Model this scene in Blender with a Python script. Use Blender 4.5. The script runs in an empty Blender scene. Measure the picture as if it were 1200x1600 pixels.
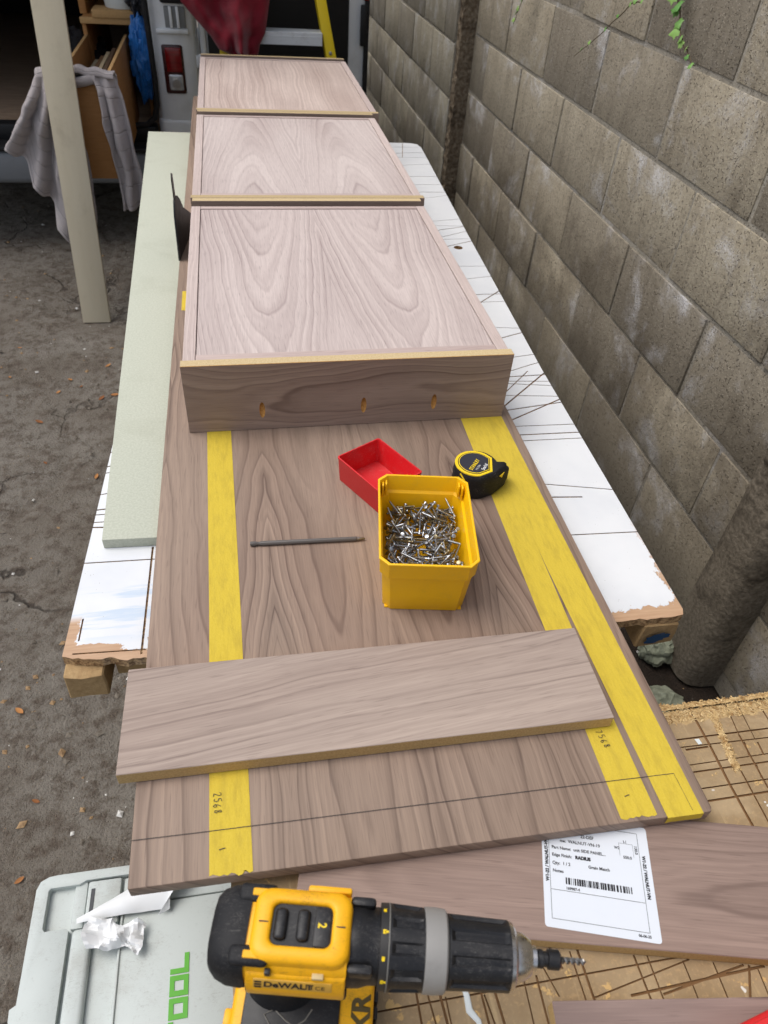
import bpy, bmesh, math, random
from mathutils import Vector, Matrix, noise

S = bpy.context.scene
random.seed(7)
PI = math.pi
R = math.radians

# ------------------------------------------------------------------ camera
cam_d = bpy.data.cameras.new('camera')
cam = bpy.data.objects.new('camera', cam_d)
S.collection.objects.link(cam)
S.camera = cam
fwd_y = Vector((-268, 1036, -1109)).normalized()      # world +Y seen in camera axes
up_c = Vector((100, 1213, 1109)); up_c = (up_c - fwd_y * up_c.dot(fwd_y)).normalized()
rt_c = fwd_y.cross(up_c)
cam.matrix_world = Matrix.Translation((0, 0, 1.5)) @ Matrix((rt_c, fwd_y, up_c)).to_4x4()
cam_d.sensor_fit = 'VERTICAL'
cam_d.sensor_height = 24.0
cam_d.lens = 24.0 * 1109 / 1600
cam_d.clip_start = 0.02
cam_d.clip_end = 400
cam_d.dof.use_dof = True
cam_d.dof.focus_distance = 1.0
cam_d.dof.aperture_fstop = 6.5

# ------------------------------------------------------------------ light
to_sun = Vector((-0.40, 0.12, 0.91)).normalized()
elev = math.asin(to_sun.z)
azim = math.atan2(to_sun.x, to_sun.y)
W = bpy.data.worlds.new('World'); S.world = W; W.use_nodes = True
wt = W.node_tree
bg = wt.nodes['Background']
sky = wt.nodes.new('ShaderNodeTexSky'); sky.sky_type = 'NISHITA'; sky.sun_disc = False
sky.sun_elevation = elev; sky.sun_rotation = azim
sky.air_density = 1.0; sky.dust_density = 4.0; sky.ozone_density = 1.0
hs = wt.nodes.new('ShaderNodeHueSaturation'); hs.inputs['Saturation'].default_value = 0.55   # high thin cloud
wt.links.new(sky.outputs[0], hs.inputs['Color']); wt.links.new(hs.outputs[0], bg.inputs[0])
bg.inputs[1].default_value = 0.14
sun_d = bpy.data.lights.new('sun', 'SUN'); sun_d.energy = 0.9; sun_d.angle = R(35); sun_d.color = (1, .98, .96)
sun = bpy.data.objects.new('sun', sun_d); S.collection.objects.link(sun)
sun.rotation_euler = (-to_sun).to_track_quat('-Z', 'Y').to_euler()
sun.location = (-2, 1, 5)
vs = S.view_settings
vs.view_transform = 'Standard'; vs.look = 'None'; vs.gamma = 1.0; vs.exposure = 0.38; vs.use_curve_mapping = False

S.cycles.max_bounces = 6; S.cycles.diffuse_bounces = 3; S.cycles.glossy_bounces = 3

# ------------------------------------------------------------------ helpers
COL = S.collection
def lin(r, g, b):
    f = lambda c: (c / 255 / 12.92) if c / 255 <= .04045 else ((c / 255 + .055) / 1.055) ** 2.4
    return (f(r), f(g), f(b), 1)

class NT:
    """small node-building helper for one material"""
    def __init__(s, name, rough=.6, spec=.35):
        s.m = bpy.data.materials.new(name); s.m.use_nodes = True
        s.t = s.m.node_tree; s.b = s.t.nodes['Principled BSDF']
        s.b.inputs['Roughness'].default_value = rough
        s.b.inputs['Specular IOR Level'].default_value = spec
        s.tc = s.t.nodes.new('ShaderNodeTexCoord')
    def put(s, sock, v):
        if hasattr(v, 'is_linked') or isinstance(v, bpy.types.NodeSocket): s.t.links.new(v, sock)
        else: sock.default_value = v
    def M(s, op, a, b=None, c=None, clamp=False):
        n = s.t.nodes.new('ShaderNodeMath'); n.operation = op; n.use_clamp = clamp
        s.put(n.inputs[0], a)
        if b is not None: s.put(n.inputs[1], b)
        if c is not None: s.put(n.inputs[2], c)
        return n.outputs[0]
    def sep(s, v):
        n = s.t.nodes.new('ShaderNodeSeparateXYZ'); s.put(n.inputs[0], v); return n.outputs
    def comb(s, x, y, z=0.0):
        n = s.t.nodes.new('ShaderNodeCombineXYZ')
        s.put(n.inputs[0], x); s.put(n.inputs[1], y); s.put(n.inputs[2], z); return n.outputs[0]
    def scale(s, v, k):
        n = s.t.nodes.new('ShaderNodeVectorMath'); n.operation = 'MULTIPLY'
        s.put(n.inputs[0], v); n.inputs[1].default_value = k if isinstance(k, tuple) else (k, k, k); return n.outputs[0]
    def noise(s, v, sc=5, det=3, rough=.55, dist=0):
        n = s.t.nodes.new('ShaderNodeTexNoise'); s.put(n.inputs['Vector'], v)
        n.inputs['Scale'].default_value = sc; n.inputs['Detail'].default_value = det
        n.inputs['Roughness'].default_value = rough; n.inputs['Distortion'].default_value = dist
        return n.outputs[0]
    def vor(s, v, sc=5, feat='F1', rnd=1.0, out=0):
        n = s.t.nodes.new('ShaderNodeTexVoronoi'); n.feature = feat; s.put(n.inputs['Vector'], v)
        n.inputs['Scale'].default_value = sc; n.inputs['Randomness'].default_value = rnd
        return n.outputs[out]
    def ramp(s, f, stops, mode='LINEAR'):
        n = s.t.nodes.new('ShaderNodeValToRGB'); s.put(n.inputs[0], f); r = n.color_ramp; r.interpolation = mode
        while len(r.elements) < len(stops): r.elements.new(.5)
        for e, (p, c) in zip(r.elements, stops):
            e.position = p; e.color = c if len(c) == 4 else (*c, 1)
        return n.outputs[0]
    def step(s, f, a, b):
        n = s.t.nodes.new('ShaderNodeMapRange'); n.interpolation_type = 'SMOOTHSTEP'
        s.put(n.inputs[0], f); n.inputs[1].default_value = a; n.inputs[2].default_value = b; return n.outputs[0]
    def mix(s, f, a, b, mode='MIX'):
        n = s.t.nodes.new('ShaderNodeMix'); n.data_type = 'RGBA'; n.blend_type = mode
        s.put(n.inputs[0], f); s.put(n.inputs[6], a); s.put(n.inputs[7], b); return n.outputs[2]
    def bump(s, h, st=.3, d=.002):
        n = s.t.nodes.new('ShaderNodeBump'); s.put(n.inputs['Height'], h)
        n.inputs['Strength'].default_value = st; n.inputs['Distance'].default_value = d
        s.t.links.new(n.outputs[0], s.b.inputs['Normal'])
    def col(s, v): s.put(s.b.inputs['Base Color'], v); return s
    def rough(s, v): s.put(s.b.inputs['Roughness'], v); return s
    @property
    def P(s): return s.tc.outputs['Object']
    def rnd(s):
        return s.t.nodes.new('ShaderNodeObjectInfo').outputs['Random']

def walnut(name, al=1, ac=0, dp=2, seed=0.0, leaf=None, center=0.1, light=(168, 140, 128), dark=(92, 68, 60),
           spacing=.013, slope=.06, d=.03, warp=.05, swirl=1.2, swirl2=3.0, amp=1.0, off=0.0, tilt=0.0, redk=.14, pw=1.7, ref=.07):
    n = NT(name, .62, .28)
    x = n.sep(n.P)
    v, w = x[al], x[dp]
    u = n.M('ADD', n.M('ADD', x[ac], w), off)
    if tilt: u = n.M('ADD', u, n.M('MULTIPLY', v, tilt))
    um = n.M('PINGPONG', n.M('ADD', u, leaf * 20), leaf) if leaf else u
    low = n.M('SUBTRACT', n.noise(n.comb(n.M('MULTIPLY', um, 3.2), n.M('MULTIPLY', v, 1.1), seed), 1.6, 2, .5), .5)
    low2 = n.M('SUBTRACT', n.noise(n.comb(n.M('MULTIPLY', um, 9), n.M('MULTIPLY', v, 3.6), seed + 3.3), 1, 2, .5), .5)
    mid = n.M('SUBTRACT', n.noise(n.comb(n.M('MULTIPLY', um, 30), n.M('MULTIPLY', v, 7), seed + 7), 1, 2, .55), .5)
    c = n.M('ADD', n.M('SUBTRACT', um, center), n.M('MULTIPLY', low, warp))
    q = n.M('SQRT', n.M('ADD', n.M('MULTIPLY', c, c), d * d))
    q = n.M('MULTIPLY', n.M('POWER', n.M('DIVIDE', q, ref), pw), ref / pw)          # quiet heart, tighter rings outwards
    r = n.M('SUBTRACT', q, n.M('MULTIPLY', v, slope))
    ph = n.M('DIVIDE', r, spacing)
    ph = n.M('ADD', ph, n.M('MULTIPLY', low, swirl2))
    ph = n.M('ADD', ph, n.M('MULTIPLY', low2, swirl2 * .6))
    ph = n.M('ADD', ph, n.M('MULTIPLY', mid, swirl))
    fr = n.M('FRACT', n.M('ADD', ph, 50.0))
    ring = n.ramp(fr, [(0, (.0,) * 3), (.08, (.06,) * 3), (.40, (.30,) * 3), (.74, (.52,) * 3), (.90, (.85,) * 3), (.95, (.35,) * 3), (1, (.0,) * 3)])
    # a broader, slower banding mixed in so that the rings differ from each other
    fr2 = n.noise(n.comb(n.M('MULTIPLY', ph, .55), n.M('MULTIPLY', v, .25), seed + 11), 1, 2, .6)
    strength = n.step(n.noise(n.comb(n.M('MULTIPLY', um, 7), n.M('MULTIPLY', v, 1.6), seed + 21), 1.3, 1), .30, .72)
    tone = n.M('ADD', n.M('MULTIPLY', n.M('MULTIPLY', ring, strength), .62 * amp), n.M('MULTIPLY', n.M('SUBTRACT', fr2, .5), 1.25 * amp))
    broad = n.noise(n.comb(n.M('MULTIPLY', um, 4), n.M('MULTIPLY', v, .9), seed + 31), 1.5, 1)
    tone = n.M('ADD', tone, n.M('MULTIPLY', n.M('SUBTRACT', broad, .42), .55))
    fine = n.M('PINGPONG', n.M('MULTIPLY', n.M('ADD', ph, n.M('MULTIPLY', mid, .5)), 3.7), 1.0)
    tone = n.M('ADD', tone, n.M('MULTIPLY', n.M('SUBTRACT', fine, .5), .14 * amp))
    line = n.M('MULTIPLY', n.step(n.M('ABSOLUTE', n.M('SUBTRACT', fr, .86)), .12, .01), n.step(fr2, .40, .60))
    tone = n.M('ADD', tone, n.M('MULTIPLY', line, .26 * amp))
    tone = n.M('ADD', tone, .10, clamp=True)
    fib = n.noise(n.comb(n.M('MULTIPLY', u, 520), n.M('MULTIPLY', v, 11), seed), 1, 2, .6)
    por = n.step(n.noise(n.comb(n.M('MULTIPLY', u, 640), n.M('MULTIPLY', v, 26), seed + 2), 1, 1), .60, .74)
    L, D = lin(*light), lin(*dark)
    base = n.mix(tone, L, D)
    red = n.noise(n.comb(n.M('MULTIPLY', um, 5), n.M('MULTIPLY', v, 1.2), seed + 41), 1.2, 1)
    base = n.mix(n.M('MULTIPLY', n.step(red, .45, .75), redk), base, lin(150, 108, 88))
    base = n.mix(n.M('MULTIPLY', n.step(fib, .72, .30), .20), base, D)
    base = n.mix(n.M('MULTIPLY', n.step(fib, .52, .80), .12), base, L)
    base = n.mix(n.M('MULTIPLY', por, .26), base, lin(70, 52, 46))
    n.col(base)
    n.rough(n.M('ADD', n.M('MULTIPLY', fib, .25), .45))
    n.bump(n.M('SUBTRACT', fib, n.M('MULTIPLY', por, .6)), .16, .0006)
    return n.m

def speckle(name, a, b, sc=200, rough=.8, spec=.25, bump=.2, bd=.001, stain=None, stains=.4):
    n = NT(name, rough, spec)
    f = n.noise(n.P, sc, 3, .65)
    c = n.mix(n.step(f, .3, .7), lin(*a), lin(*b))
    if stain:
        g = n.noise(n.P, 9, 4, .65)
        c = n.mix(n.M('MULTIPLY', n.step(g, .48, .75), stains), c, lin(*stain))
    n.col(c); n.bump(f, bump, bd); return n.m

def plastic(name, rgb, rough=.4, spec=.4, dirt=.25, dirtc=(120, 108, 95), sc=30, bump=.05, scuff=0, scuffc=(150, 146, 140)):
    n = NT(name, rough, spec)
    f = n.noise(n.P, sc, 5, .65); g = n.noise(n.P, sc * 14, 2, .6)
    c = n.mix(n.M('MULTIPLY', n.step(f, .5, .8), dirt), lin(*rgb), lin(*dirtc))
    if scuff:
        k = n.noise(n.scale(n.P, (1, 3.2, 2)), 85, 3, .6, 1.2)
        w = n.M('MULTIPLY', n.step(n.M('ABSOLUTE', n.M('SUBTRACT', k, .5)), .016, .004), n.step(f, .40, .62))
        c = n.mix(n.M('MULTIPLY', w, scuff), c, lin(*scuffc))
        c = n.mix(n.M('MULTIPLY', n.step(g, .62, .74), scuff * .5), c, lin(*scuffc))
    n.col(c); n.rough(n.M('ADD', n.M('MULTIPLY', f, .3), rough - .12)); n.bump(g, bump, .0006); return n.m

def metal(name, rgb, rough=.35, bump=.0):
    n = NT(name, rough); n.b.inputs['Metallic'].default_value = 1
    f = n.noise(n.P, 150, 3, .6)
    n.col(n.mix(f, lin(*[int(c * .75) for c in rgb]), lin(*rgb)))
    n.rough(n.M('ADD', n.M('MULTIPLY', f, .3), rough - .15))
    if bump: n.bump(f, bump, .0005)
    return n.m

class MB:
    """collects faces of ONE mesh"""
    def __init__(s): s.v = []; s.f = []; s.mi = []; s.uv = None
    def add(s, vs, fs, mi=0, M=None):
        o = len(s.v)
        s.v += [tuple(M @ Vector(p)) if M else tuple(p) for p in vs]
        s.f += [tuple(i + o for i in f) for f in fs]; s.mi += [mi] * len(fs); return s
    def box(s, x0, x1, y0, y1, z0, z1, mi=0, M=None):
        return s.add([(x0, y0, z0), (x1, y0, z0), (x1, y1, z0), (x0, y1, z0), (x0, y0, z1), (x1, y0, z1), (x1, y1, z1), (x0, y1, z1)],
                     [(3, 2, 1, 0), (4, 5, 6, 7), (0, 1, 5, 4), (1, 2, 6, 5), (2, 3, 7, 6), (3, 0, 4, 7)], mi, M)
    def prism(s, poly, z0, z1, mi=0, M=None):
        n = len(poly)
        a = sum(poly[i][0] * poly[(i + 1) % n][1] - poly[(i + 1) % n][0] * poly[i][1] for i in range(n))
        if a < 0: poly = poly[::-1]
        vs = [(x, y, z0) for x, y in poly] + [(x, y, z1) for x, y in poly]
        fs = [tuple(range(n - 1, -1, -1)), tuple(range(n, 2 * n))] + [(i, (i + 1) % n, n + (i + 1) % n, n + i) for i in range(n)]
        return s.add(vs, fs, mi, M)
    def loft(s, rings, mi=0, M=None, cap0=True, cap1=True, mis=None):
        n = len(rings[0]); vs = [p for r in rings for p in r]; fs = []; ms = []
        for k in range(len(rings) - 1):
            for i in range(n):
                j = (i + 1) % n
                fs.append((k * n + i, k * n + j, (k + 1) * n + j, (k + 1) * n + i)); ms.append(mis[k] if mis else mi)
        if cap0: fs.append(tuple(range(n - 1, -1, -1))); ms.append(mis[0] if mis else mi)
        if cap1: fs.append(tuple((len(rings) - 1) * n + i for i in range(n))); ms.append(mis[-1] if mis else mi)
        o = len(s.mi); s.add(vs, fs, mi, M); s.mi[o:] = ms; return s
    def lathe(s, prof, seg=24, axis='z', mi=0, M=None, mis=None):
        rings = []
        for r, h in prof:
            ring = []
            for i in range(seg):
                a = 2 * PI * i / seg; c, d = r * math.cos(a), r * math.sin(a)
                ring.append((c, d, h) if axis == 'z' else (h, c, d))
            rings.append(ring)
        return s.loft(rings, mi, M, mis=mis)
    def tube(s, path, r, seg=8, mi=0, M=None):
        P = [Vector(p) for p in path]; rings = []; ref = None
        for i, p in enumerate(P):
            t = (P[min(i + 1, len(P) - 1)] - P[max(i - 1, 0)]).normalized()
            if ref is None: ref = Vector((0, 0, 1)) if abs(t.z) < .9 else Vector((1, 0, 0))
            a = (ref - t * ref.dot(t)).normalized(); b = t.cross(a); ref = a
            rr = r[i] if isinstance(r, (list, tuple)) else r
            rings.append([tuple(p + a * rr * math.cos(2 * PI * k / seg) + b * rr * math.sin(2 * PI * k / seg)) for k in range(seg)])
        return s.loft(rings, mi, M)
    def grid(s, fn, nu, nv, mi=0, M=None, uv=False):
        vs = [fn(i / nu, j / nv) for j in range(nv + 1) for i in range(nu + 1)]
        fs = [(j * (nu + 1) + i, j * (nu + 1) + i + 1, (j + 1) * (nu + 1) + i + 1, (j + 1) * (nu + 1) + i) for j in range(nv) for i in range(nu)]
        return s.add(vs, fs, mi, M)
    def mesh(s, name, mats, smooth=None, bevel=0, seg=2, solid=0, ang=35):
        me = bpy.data.meshes.new(name); me.from_pydata(s.v, [], s.f)
        for m in (mats if isinstance(mats, (list, tuple)) else [mats]): me.materials.append(m)
        for p, k in zip(me.polygons, s.mi): p.material_index = k
        me.update()
        if bevel or solid:
            bm = bmesh.new(); bm.from_mesh(me)
            if solid:
                bm.normal_update(); bmesh.ops.solidify(bm, geom=bm.faces[:], thickness=solid)
            if bevel:
                bm.normal_update()
                es = [e for e in bm.edges if len(e.link_faces) == 2 and e.calc_face_angle(0) > R(30)]
                bmesh.ops.bevel(bm, geom=es, offset=bevel, segments=seg, affect='EDGES', profile=.5, clamp_overlap=True)
            bm.to_mesh(me); bm.free()
        if smooth or (smooth is None and bevel):
            me.polygons.foreach_set('use_smooth', [True] * len(me.polygons))
            me.set_sharp_from_angle(angle=R(ang))
        me.update(); return me
    def build(s, name, mats, parent=None, loc=None, rot=None, **k):
        return link(name, s.mesh(name, mats, **k), parent, loc, rot)

def link(name, me, parent=None, loc=None, rot=None):
    o = bpy.data.objects.new(name, me); COL.objects.link(o)
    if parent: o.parent = parent
    if loc is not None: o.location = loc
    if rot is not None: o.rotation_euler = rot
    return o
def tag(o, label, cat=None, group=None):
    o['label'] = label
    if cat: o['category'] = cat
    if group: o['group'] = group
    return o
def empty(name, label, cat, loc=(0, 0, 0), rz=0, group=None):
    o = link(name, None, None, loc, (0, 0, rz)); o.empty_display_size = .05
    return tag(o, label, cat, group)
def struct(o, kind='structure'): o['kind'] = kind; return o
def se_ring(x, a, b, n=2.6, cy=0, cz=0, seg=32, flat=None):
    """superellipse ring in the yz plane"""
    out = []
    for i in range(seg):
        t = 2 * PI * i / seg; c, s_ = math.cos(t), math.sin(t)
        out.append((x, cy + a * math.copysign(abs(c) ** (2 / n), c), cz + b * math.copysign(abs(s_) ** (2 / n), s_)))
    return out
def text_mesh(name, s, size, mat, parent=None, M=None, ext=0.0, align='LEFT', sx=1.0, bold=0.0):
    c = bpy.data.curves.new(name, 'FONT'); c.body = s; c.size = size; c.extrude = ext; c.align_x = align; c.align_y = 'BOTTOM_BASELINE'
    c.offset = bold; c.resolution_u = 3
    o = bpy.data.objects.new(name, c); COL.objects.link(o)
    dg = bpy.context.evaluated_depsgraph_get(); dg.update()
    me = bpy.data.meshes.new_from_object(o.evaluated_get(dg))
    bpy.data.objects.remove(o); bpy.data.curves.remove(c)
    me.transform((M or Matrix()) @ Matrix.Diagonal((sx, 1, 1, 1))); me.materials.clear(); me.materials.append(mat)
    return link(name, me, parent)
def frame(o, ex, ey, ez=None):
    ex = Vector(ex).normalized(); ey = Vector(ey); ey = (ey - ex * ey.dot(ex)).normalized(); ez = ex.cross(ey)
    return Matrix.Translation(o) @ Matrix((ex, ey, ez)).transposed().to_4x4()
def rotz(a): return Matrix.Rotation(a, 4, 'Z')
def fbm(p, o=3):
    v = 0; a = 1
    for i in range(o): v += a * noise.noise(Vector(p) * (2 ** i)); a *= .5
    return v

ZP, ZB, ZM, ZS = .773, .754, .754, .736        # walnut panel top/bottom, MDF top, bench top

# ------------------------------------------------------------------ materials
mdf_raw = speckle('raw_mdf_edge', (196, 168, 118), (178, 148, 98), 400, .85)
mdf_pale = speckle('pale_raw_edge', (206, 186, 146), (190, 167, 124), 400, .85)
mdf_mid = speckle('divider_raw_edge', (190, 170, 130), (172, 150, 110), 400, .85)
mdf_green = speckle('green_mdf', (190, 193, 177), (176, 179, 162), 300, .88, .2, .12, .0006, (150, 150, 130), .22)
yellow_tape = NT('yellow_masking_tape', .75, .2)
_f = yellow_tape.noise(yellow_tape.P, 420, 2, .6); _g = yellow_tape.noise(yellow_tape.scale(yellow_tape.P, (2.2, .5, 1)), 40, 5, .7)
yellow_tape.col(yellow_tape.mix(yellow_tape.M('MULTIPLY', yellow_tape.step(_g, .42, .7), .55), yellow_tape.mix(_f, lin(200, 173, 52), lin(211, 187, 72)), lin(176, 152, 58)))
_w = yellow_tape.noise(yellow_tape.scale(yellow_tape.P, (30, 8, 1)), 6, 3, .6)
yellow_tape.bump(yellow_tape.M('ADD', yellow_tape.M('MULTIPLY', _f, .5), _w), .5, .0012)
yellow_tape = yellow_tape.m
pencil = plastic('pencil_graphite', (62, 56, 54), .7)
ink = plastic('black_ink', (28, 28, 32), .6, dirt=0)
black_pl = plastic('black_plastic', (22, 22, 24), .42, .45, .28, (74, 71, 68), 45, scuff=.2)
black_rub = plastic('black_rubber', (28, 28, 30), .6, .3, .3, (78, 75, 72), 40, scuff=.22)
drill_yel = plastic('drill_yellow', (240, 176, 14), .42, .4, .5, (158, 114, 40), 40, scuff=.5, scuffc=(120, 88, 40))
grey_metal = metal('brushed_steel', (175, 172, 168), .4)
dark_metal = metal('dark_steel', (84, 80, 78), .45)
zinc = metal('zinc_screw', (188, 192, 197), .33)
white_pl = plastic('white_plastic', (214, 220, 218), .5, .35, .35, (150, 146, 136), 14)
chip = speckle('chipboard_edge', (204, 176, 126), (150, 116, 74), 130, .95, .1, .9, .004)
concrete = None

# ------------------------------------------------------------------ ground
def axis_pts(lo, hi, st, far):
    a = [lo + i * st for i in range(int((hi - lo) / st) + 1)]
    e = st; b = a[0]; pre = []
    while b > -far: e *= 1.7; b -= e; pre.insert(0, b)
    e = st; b = a[-1]; post = []
    while b < far: e *= 1.7; b += e; post.append(b)
    return pre + a + post
gx = axis_pts(-1.7, 1.2, .022, 90); gy = axis_pts(.2, 4.6, .022, 90)
gv = []
for y in gy:
    for x in gx:
        near = 1.0 if (-3 < x < 3 and -2 < y < 7) else 0.0
        z = near * (.010 * fbm((x * 2.2, y * 2.2, 1), 3) + .0055 * fbm((x * 13, y * 13, 5), 3))
        k = abs(noise.noise(Vector((x * 1.5 + .3, y * 1.2, 9.1))))      # broken edges of the old surface
        z -= near * .012 * max(0, 1 - k / .035)
        gv.append((x, y, z - .012))
nx = len(gx)
m = MB(); m.add(gv, [(j * nx + i, j * nx + i + 1, (j + 1) * nx + i + 1, (j + 1) * nx + i) for j in range(len(gy) - 1) for i in range(nx - 1)])
g = NT('dirty_yard_ground', .85, .3)
n1 = g.noise(g.P, 3.2, 5, .6); n2 = g.noise(g.P, 26, 6, .75); n3 = g.noise(g.P, 150, 3, .75); vo = g.vor(g.P, 95, 'F1')
wv = g.t.nodes.new('ShaderNodeVectorMath'); wv.operation = 'ADD'
g.put(wv.inputs[0], g.P); nn = g.t.nodes.new('ShaderNodeTexNoise'); nn.inputs['Scale'].default_value = 3.0; nn.inputs['Detail'].default_value = 5
g.put(nn.inputs['Vector'], g.P); g.put(wv.inputs[1], g.scale(nn.outputs[1], .45))
crk = g.vor(wv.outputs[0], 2.2, 'DISTANCE_TO_EDGE')
c = g.mix(g.step(n1, .32, .68), lin(118, 110, 99), lin(136, 130, 120))
c = g.mix(g.step(n2, .42, .66), c, lin(94, 83, 72))
c = g.mix(g.M('MULTIPLY', g.step(n3, .62, .74), .7), c, lin(150, 144, 132))
c = g.mix(g.M('MULTIPLY', g.step(vo, .18, .08), .55), c, lin(140, 126, 104))
crm = g.M('MULTIPLY', g.step(crk, .016, .003), g.step(g.noise(g.P, 1.7, 2), .46, .62))
c = g.mix(g.M('MULTIPLY', crm, .7), c, lin(52, 44, 37))
c = g.mix(g.M('MULTIPLY', g.step(g.sep(g.P)[0], .28, .52), .97), c, g.mix(n2, lin(34, 27, 21), lin(58, 46, 36)))   # dark soil by the wall, with the gap's deep shade painted into it
g.col(c)
g.bump(g.M('ADD', g.M('ADD', g.M('MULTIPLY', n2, .8), g.M('MULTIPLY', n3, .8)), g.M('MULTIPLY', crm, -.8)), 1.0, .014)
struct(m.build('ground', g.m, smooth=True, ang=80))

# small loose grit on the yard
m = MB(); rg = random.Random(3)
for i in range(3000):
    if i < 2500: x, y = rg.uniform(-1.5, -.15), .3 + 4.0 * rg.random() ** 1.3
    else: x, y = rg.uniform(.6, 1.05), rg.uniform(.3, 3.6)
    r = .0016 + .0075 * rg.random() ** 4.5
    z = .010 * fbm((x * 2.2, y * 2.2, 1), 3) + .0055 * fbm((x * 13, y * 13, 5), 3) - .012
    M4 = Matrix.Translation((x, y, z + r * .25)) @ Matrix.Rotation(rg.uniform(0, 6), 4, 'Z') @ Matrix.Diagonal((r * rg.uniform(.8, 1.6), r, r * rg.uniform(.4, .8), 1))
    m.add([(1, 0, 0), (0, 1, .1), (-1, .1, 0), (0, -1, 0), (.15, 0, 1), (0, .1, -1)], [(0, 1, 4), (1, 2, 4), (2, 3, 4), (3, 0, 4), (1, 0, 5), (2, 1, 5), (3, 2, 5), (0, 3, 5)], 0 if rg.random() < .7 else (1 if rg.random() < .75 else 2), M4)
grit_m = [speckle('grit_grey', (128, 120, 108), (96, 88, 78), 60), speckle('grit_tan', (168, 140, 104), (130, 104, 76), 60), speckle('grit_white', (214, 212, 206), (180, 176, 168), 60)]
tag(struct(m.build('gravel', grit_m), 'stuff'), 'loose grit and pebbles scattered over the dark yard ground', 'gravel')

# ------------------------------------------------------------------ block wall
def block_mat(name, a, b, seed, white=.5):
    n = NT(name, .9, .2)
    r = n.rnd()
    off = n.comb(n.M('MULTIPLY', r, 37.0), n.M('MULTIPLY', r, 91.0), seed)
    v = n.t.nodes.new('ShaderNodeVectorMath'); v.operation = 'ADD'; n.put(v.inputs[0], n.P); n.put(v.inputs[1], off); v = v.outputs[0]
    f1 = n.noise(v, 7, 3, .6); f2 = n.noise(v, 90, 2, .7); f3 = n.vor(v, 130, 'F1'); f4 = n.noise(v, 260, 2, .6)
    pit = n.step(n.noise(v, 150, 1, .5), .38, .30)
    c = n.mix(n.step(f1, .3, .7), lin(*a), lin(*b))
    c = n.mix(n.M('MULTIPLY', r, .6), c, lin(102, 96, 87))
    dr_ = n.noise(n.scale(v, (1, 22, 1.6)), 1.4, 4, .6)
    c = n.mix(n.M('MULTIPLY', n.step(dr_, .50, .70), .25), c, lin(88, 79, 67))
    c = n.mix(n.M('MULTIPLY', n.step(f2, .45, .7), .5), c, lin(120, 112, 98))
    c = n.mix(n.M('MULTIPLY', n.step(f3, .24, .12), .55), c, lin(186, 178, 164))
    c = n.mix(n.M('MULTIPLY', pit, .5), c, lin(80, 72, 62))
    wm = n.noise(v, 5.0, 5, .68, .3)
    wh = n.M('MULTIPLY', n.step(wm, .50, .74), white)
    c = n.mix(n.M('MULTIPLY', wh, n.step(f4, .25, .6)), c, lin(214, 214, 216))
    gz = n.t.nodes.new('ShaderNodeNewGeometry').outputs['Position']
    damp_shade = n.M('ADD', n.M('MULTIPLY', n.sep(gz)[2], .45), n.M('MULTIPLY', n.noise(gz, 2.6, 5, .68), 1.3))
    c = n.mix(n.M('MULTIPLY', n.step(damp_shade, .95, .76), .42), c, lin(78, 68, 56))            # patchy dampness plus shade painted in, darker towards the wall foot
    n.col(c)
    h = n.M('SUBTRACT', n.M('ADD', n.M('MULTIPLY', f2, .6), n.M('MULTIPLY', f4, .35)), n.M('MULTIPLY', pit, .8))
    n.bump(h, .85, .0035); return n.m
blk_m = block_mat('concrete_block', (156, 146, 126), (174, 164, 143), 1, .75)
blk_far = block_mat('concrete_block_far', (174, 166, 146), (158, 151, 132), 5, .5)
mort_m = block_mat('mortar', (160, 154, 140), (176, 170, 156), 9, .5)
block_meshes = []
for k in range(5):
    rb = random.Random(40 + k); mm = MB(); mm.box(0, .1, 0, .438, 0, .213)
    me = mm.mesh('block', blk_m, bevel=.0026, seg=2)
    for v in me.vertices:
        if v.co.x < .03:
            q = v.co + Vector((k * 3.1, 0, 0))
            v.co.x += .0022 * noise.noise(q * 9); v.co.y += .0022 * noise.noise(q * 14 + Vector((3, 0, 0))); v.co.z += .002 * noise.noise(q * 14 + Vector((0, 5, 0)))
    block_meshes.append(me)
far_meshes = []
for me in block_meshes:
    c_ = me.copy(); c_.materials.clear(); c_.materials.append(blk_far); far_meshes.append(c_)
def block_wall(label, x, y0, y1, z0, rows, meshes, yj, seed):
    w = empty('block_wall', label, 'wall', (x, y0, 0))
    mm = MB(); mm.box(.0032, .15, 0, y1 - y0, 0, z0 + rows * .225); mm.build('mortar', mort_m, w)
    rb = random.Random(seed)
    for r in range(rows):
        st = yj + (.225 if r % 2 else 0)
        k0 = math.floor((y0 - st) / .45); k = k0
        while st + k * .45 < y1:
            a = max(st + k * .45 + .006, y0 + .002); b = min(st + (k + 1) * .45 - .006, y1 - .002)
            if b - a > .05:
                o = link('block', rb.choice(meshes), w, (rb.uniform(-.003, .003) - .001, a - y0, z0 + r * .225 + .006))
                o.scale = (1, (b - a) / .438, 1)
                if rb.random() < .5 and b - a > .4:      # turn some over so that no two neighbours match
                    o.rotation_euler = (PI, 0, 0); o.location.y += (b - a); o.location.z += .213
            k += 1
    return w
# joints measured: bed joints every 225 mm with one at 0.96 m, cross joint at y 1.867 in the course above it
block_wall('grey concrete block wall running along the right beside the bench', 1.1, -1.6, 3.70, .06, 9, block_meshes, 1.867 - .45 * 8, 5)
block_wall('far stretch of block wall beyond the rough broken edge', 1.03, 3.74, 9.0, .01, 9, far_meshes, 3.95, 9)
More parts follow.
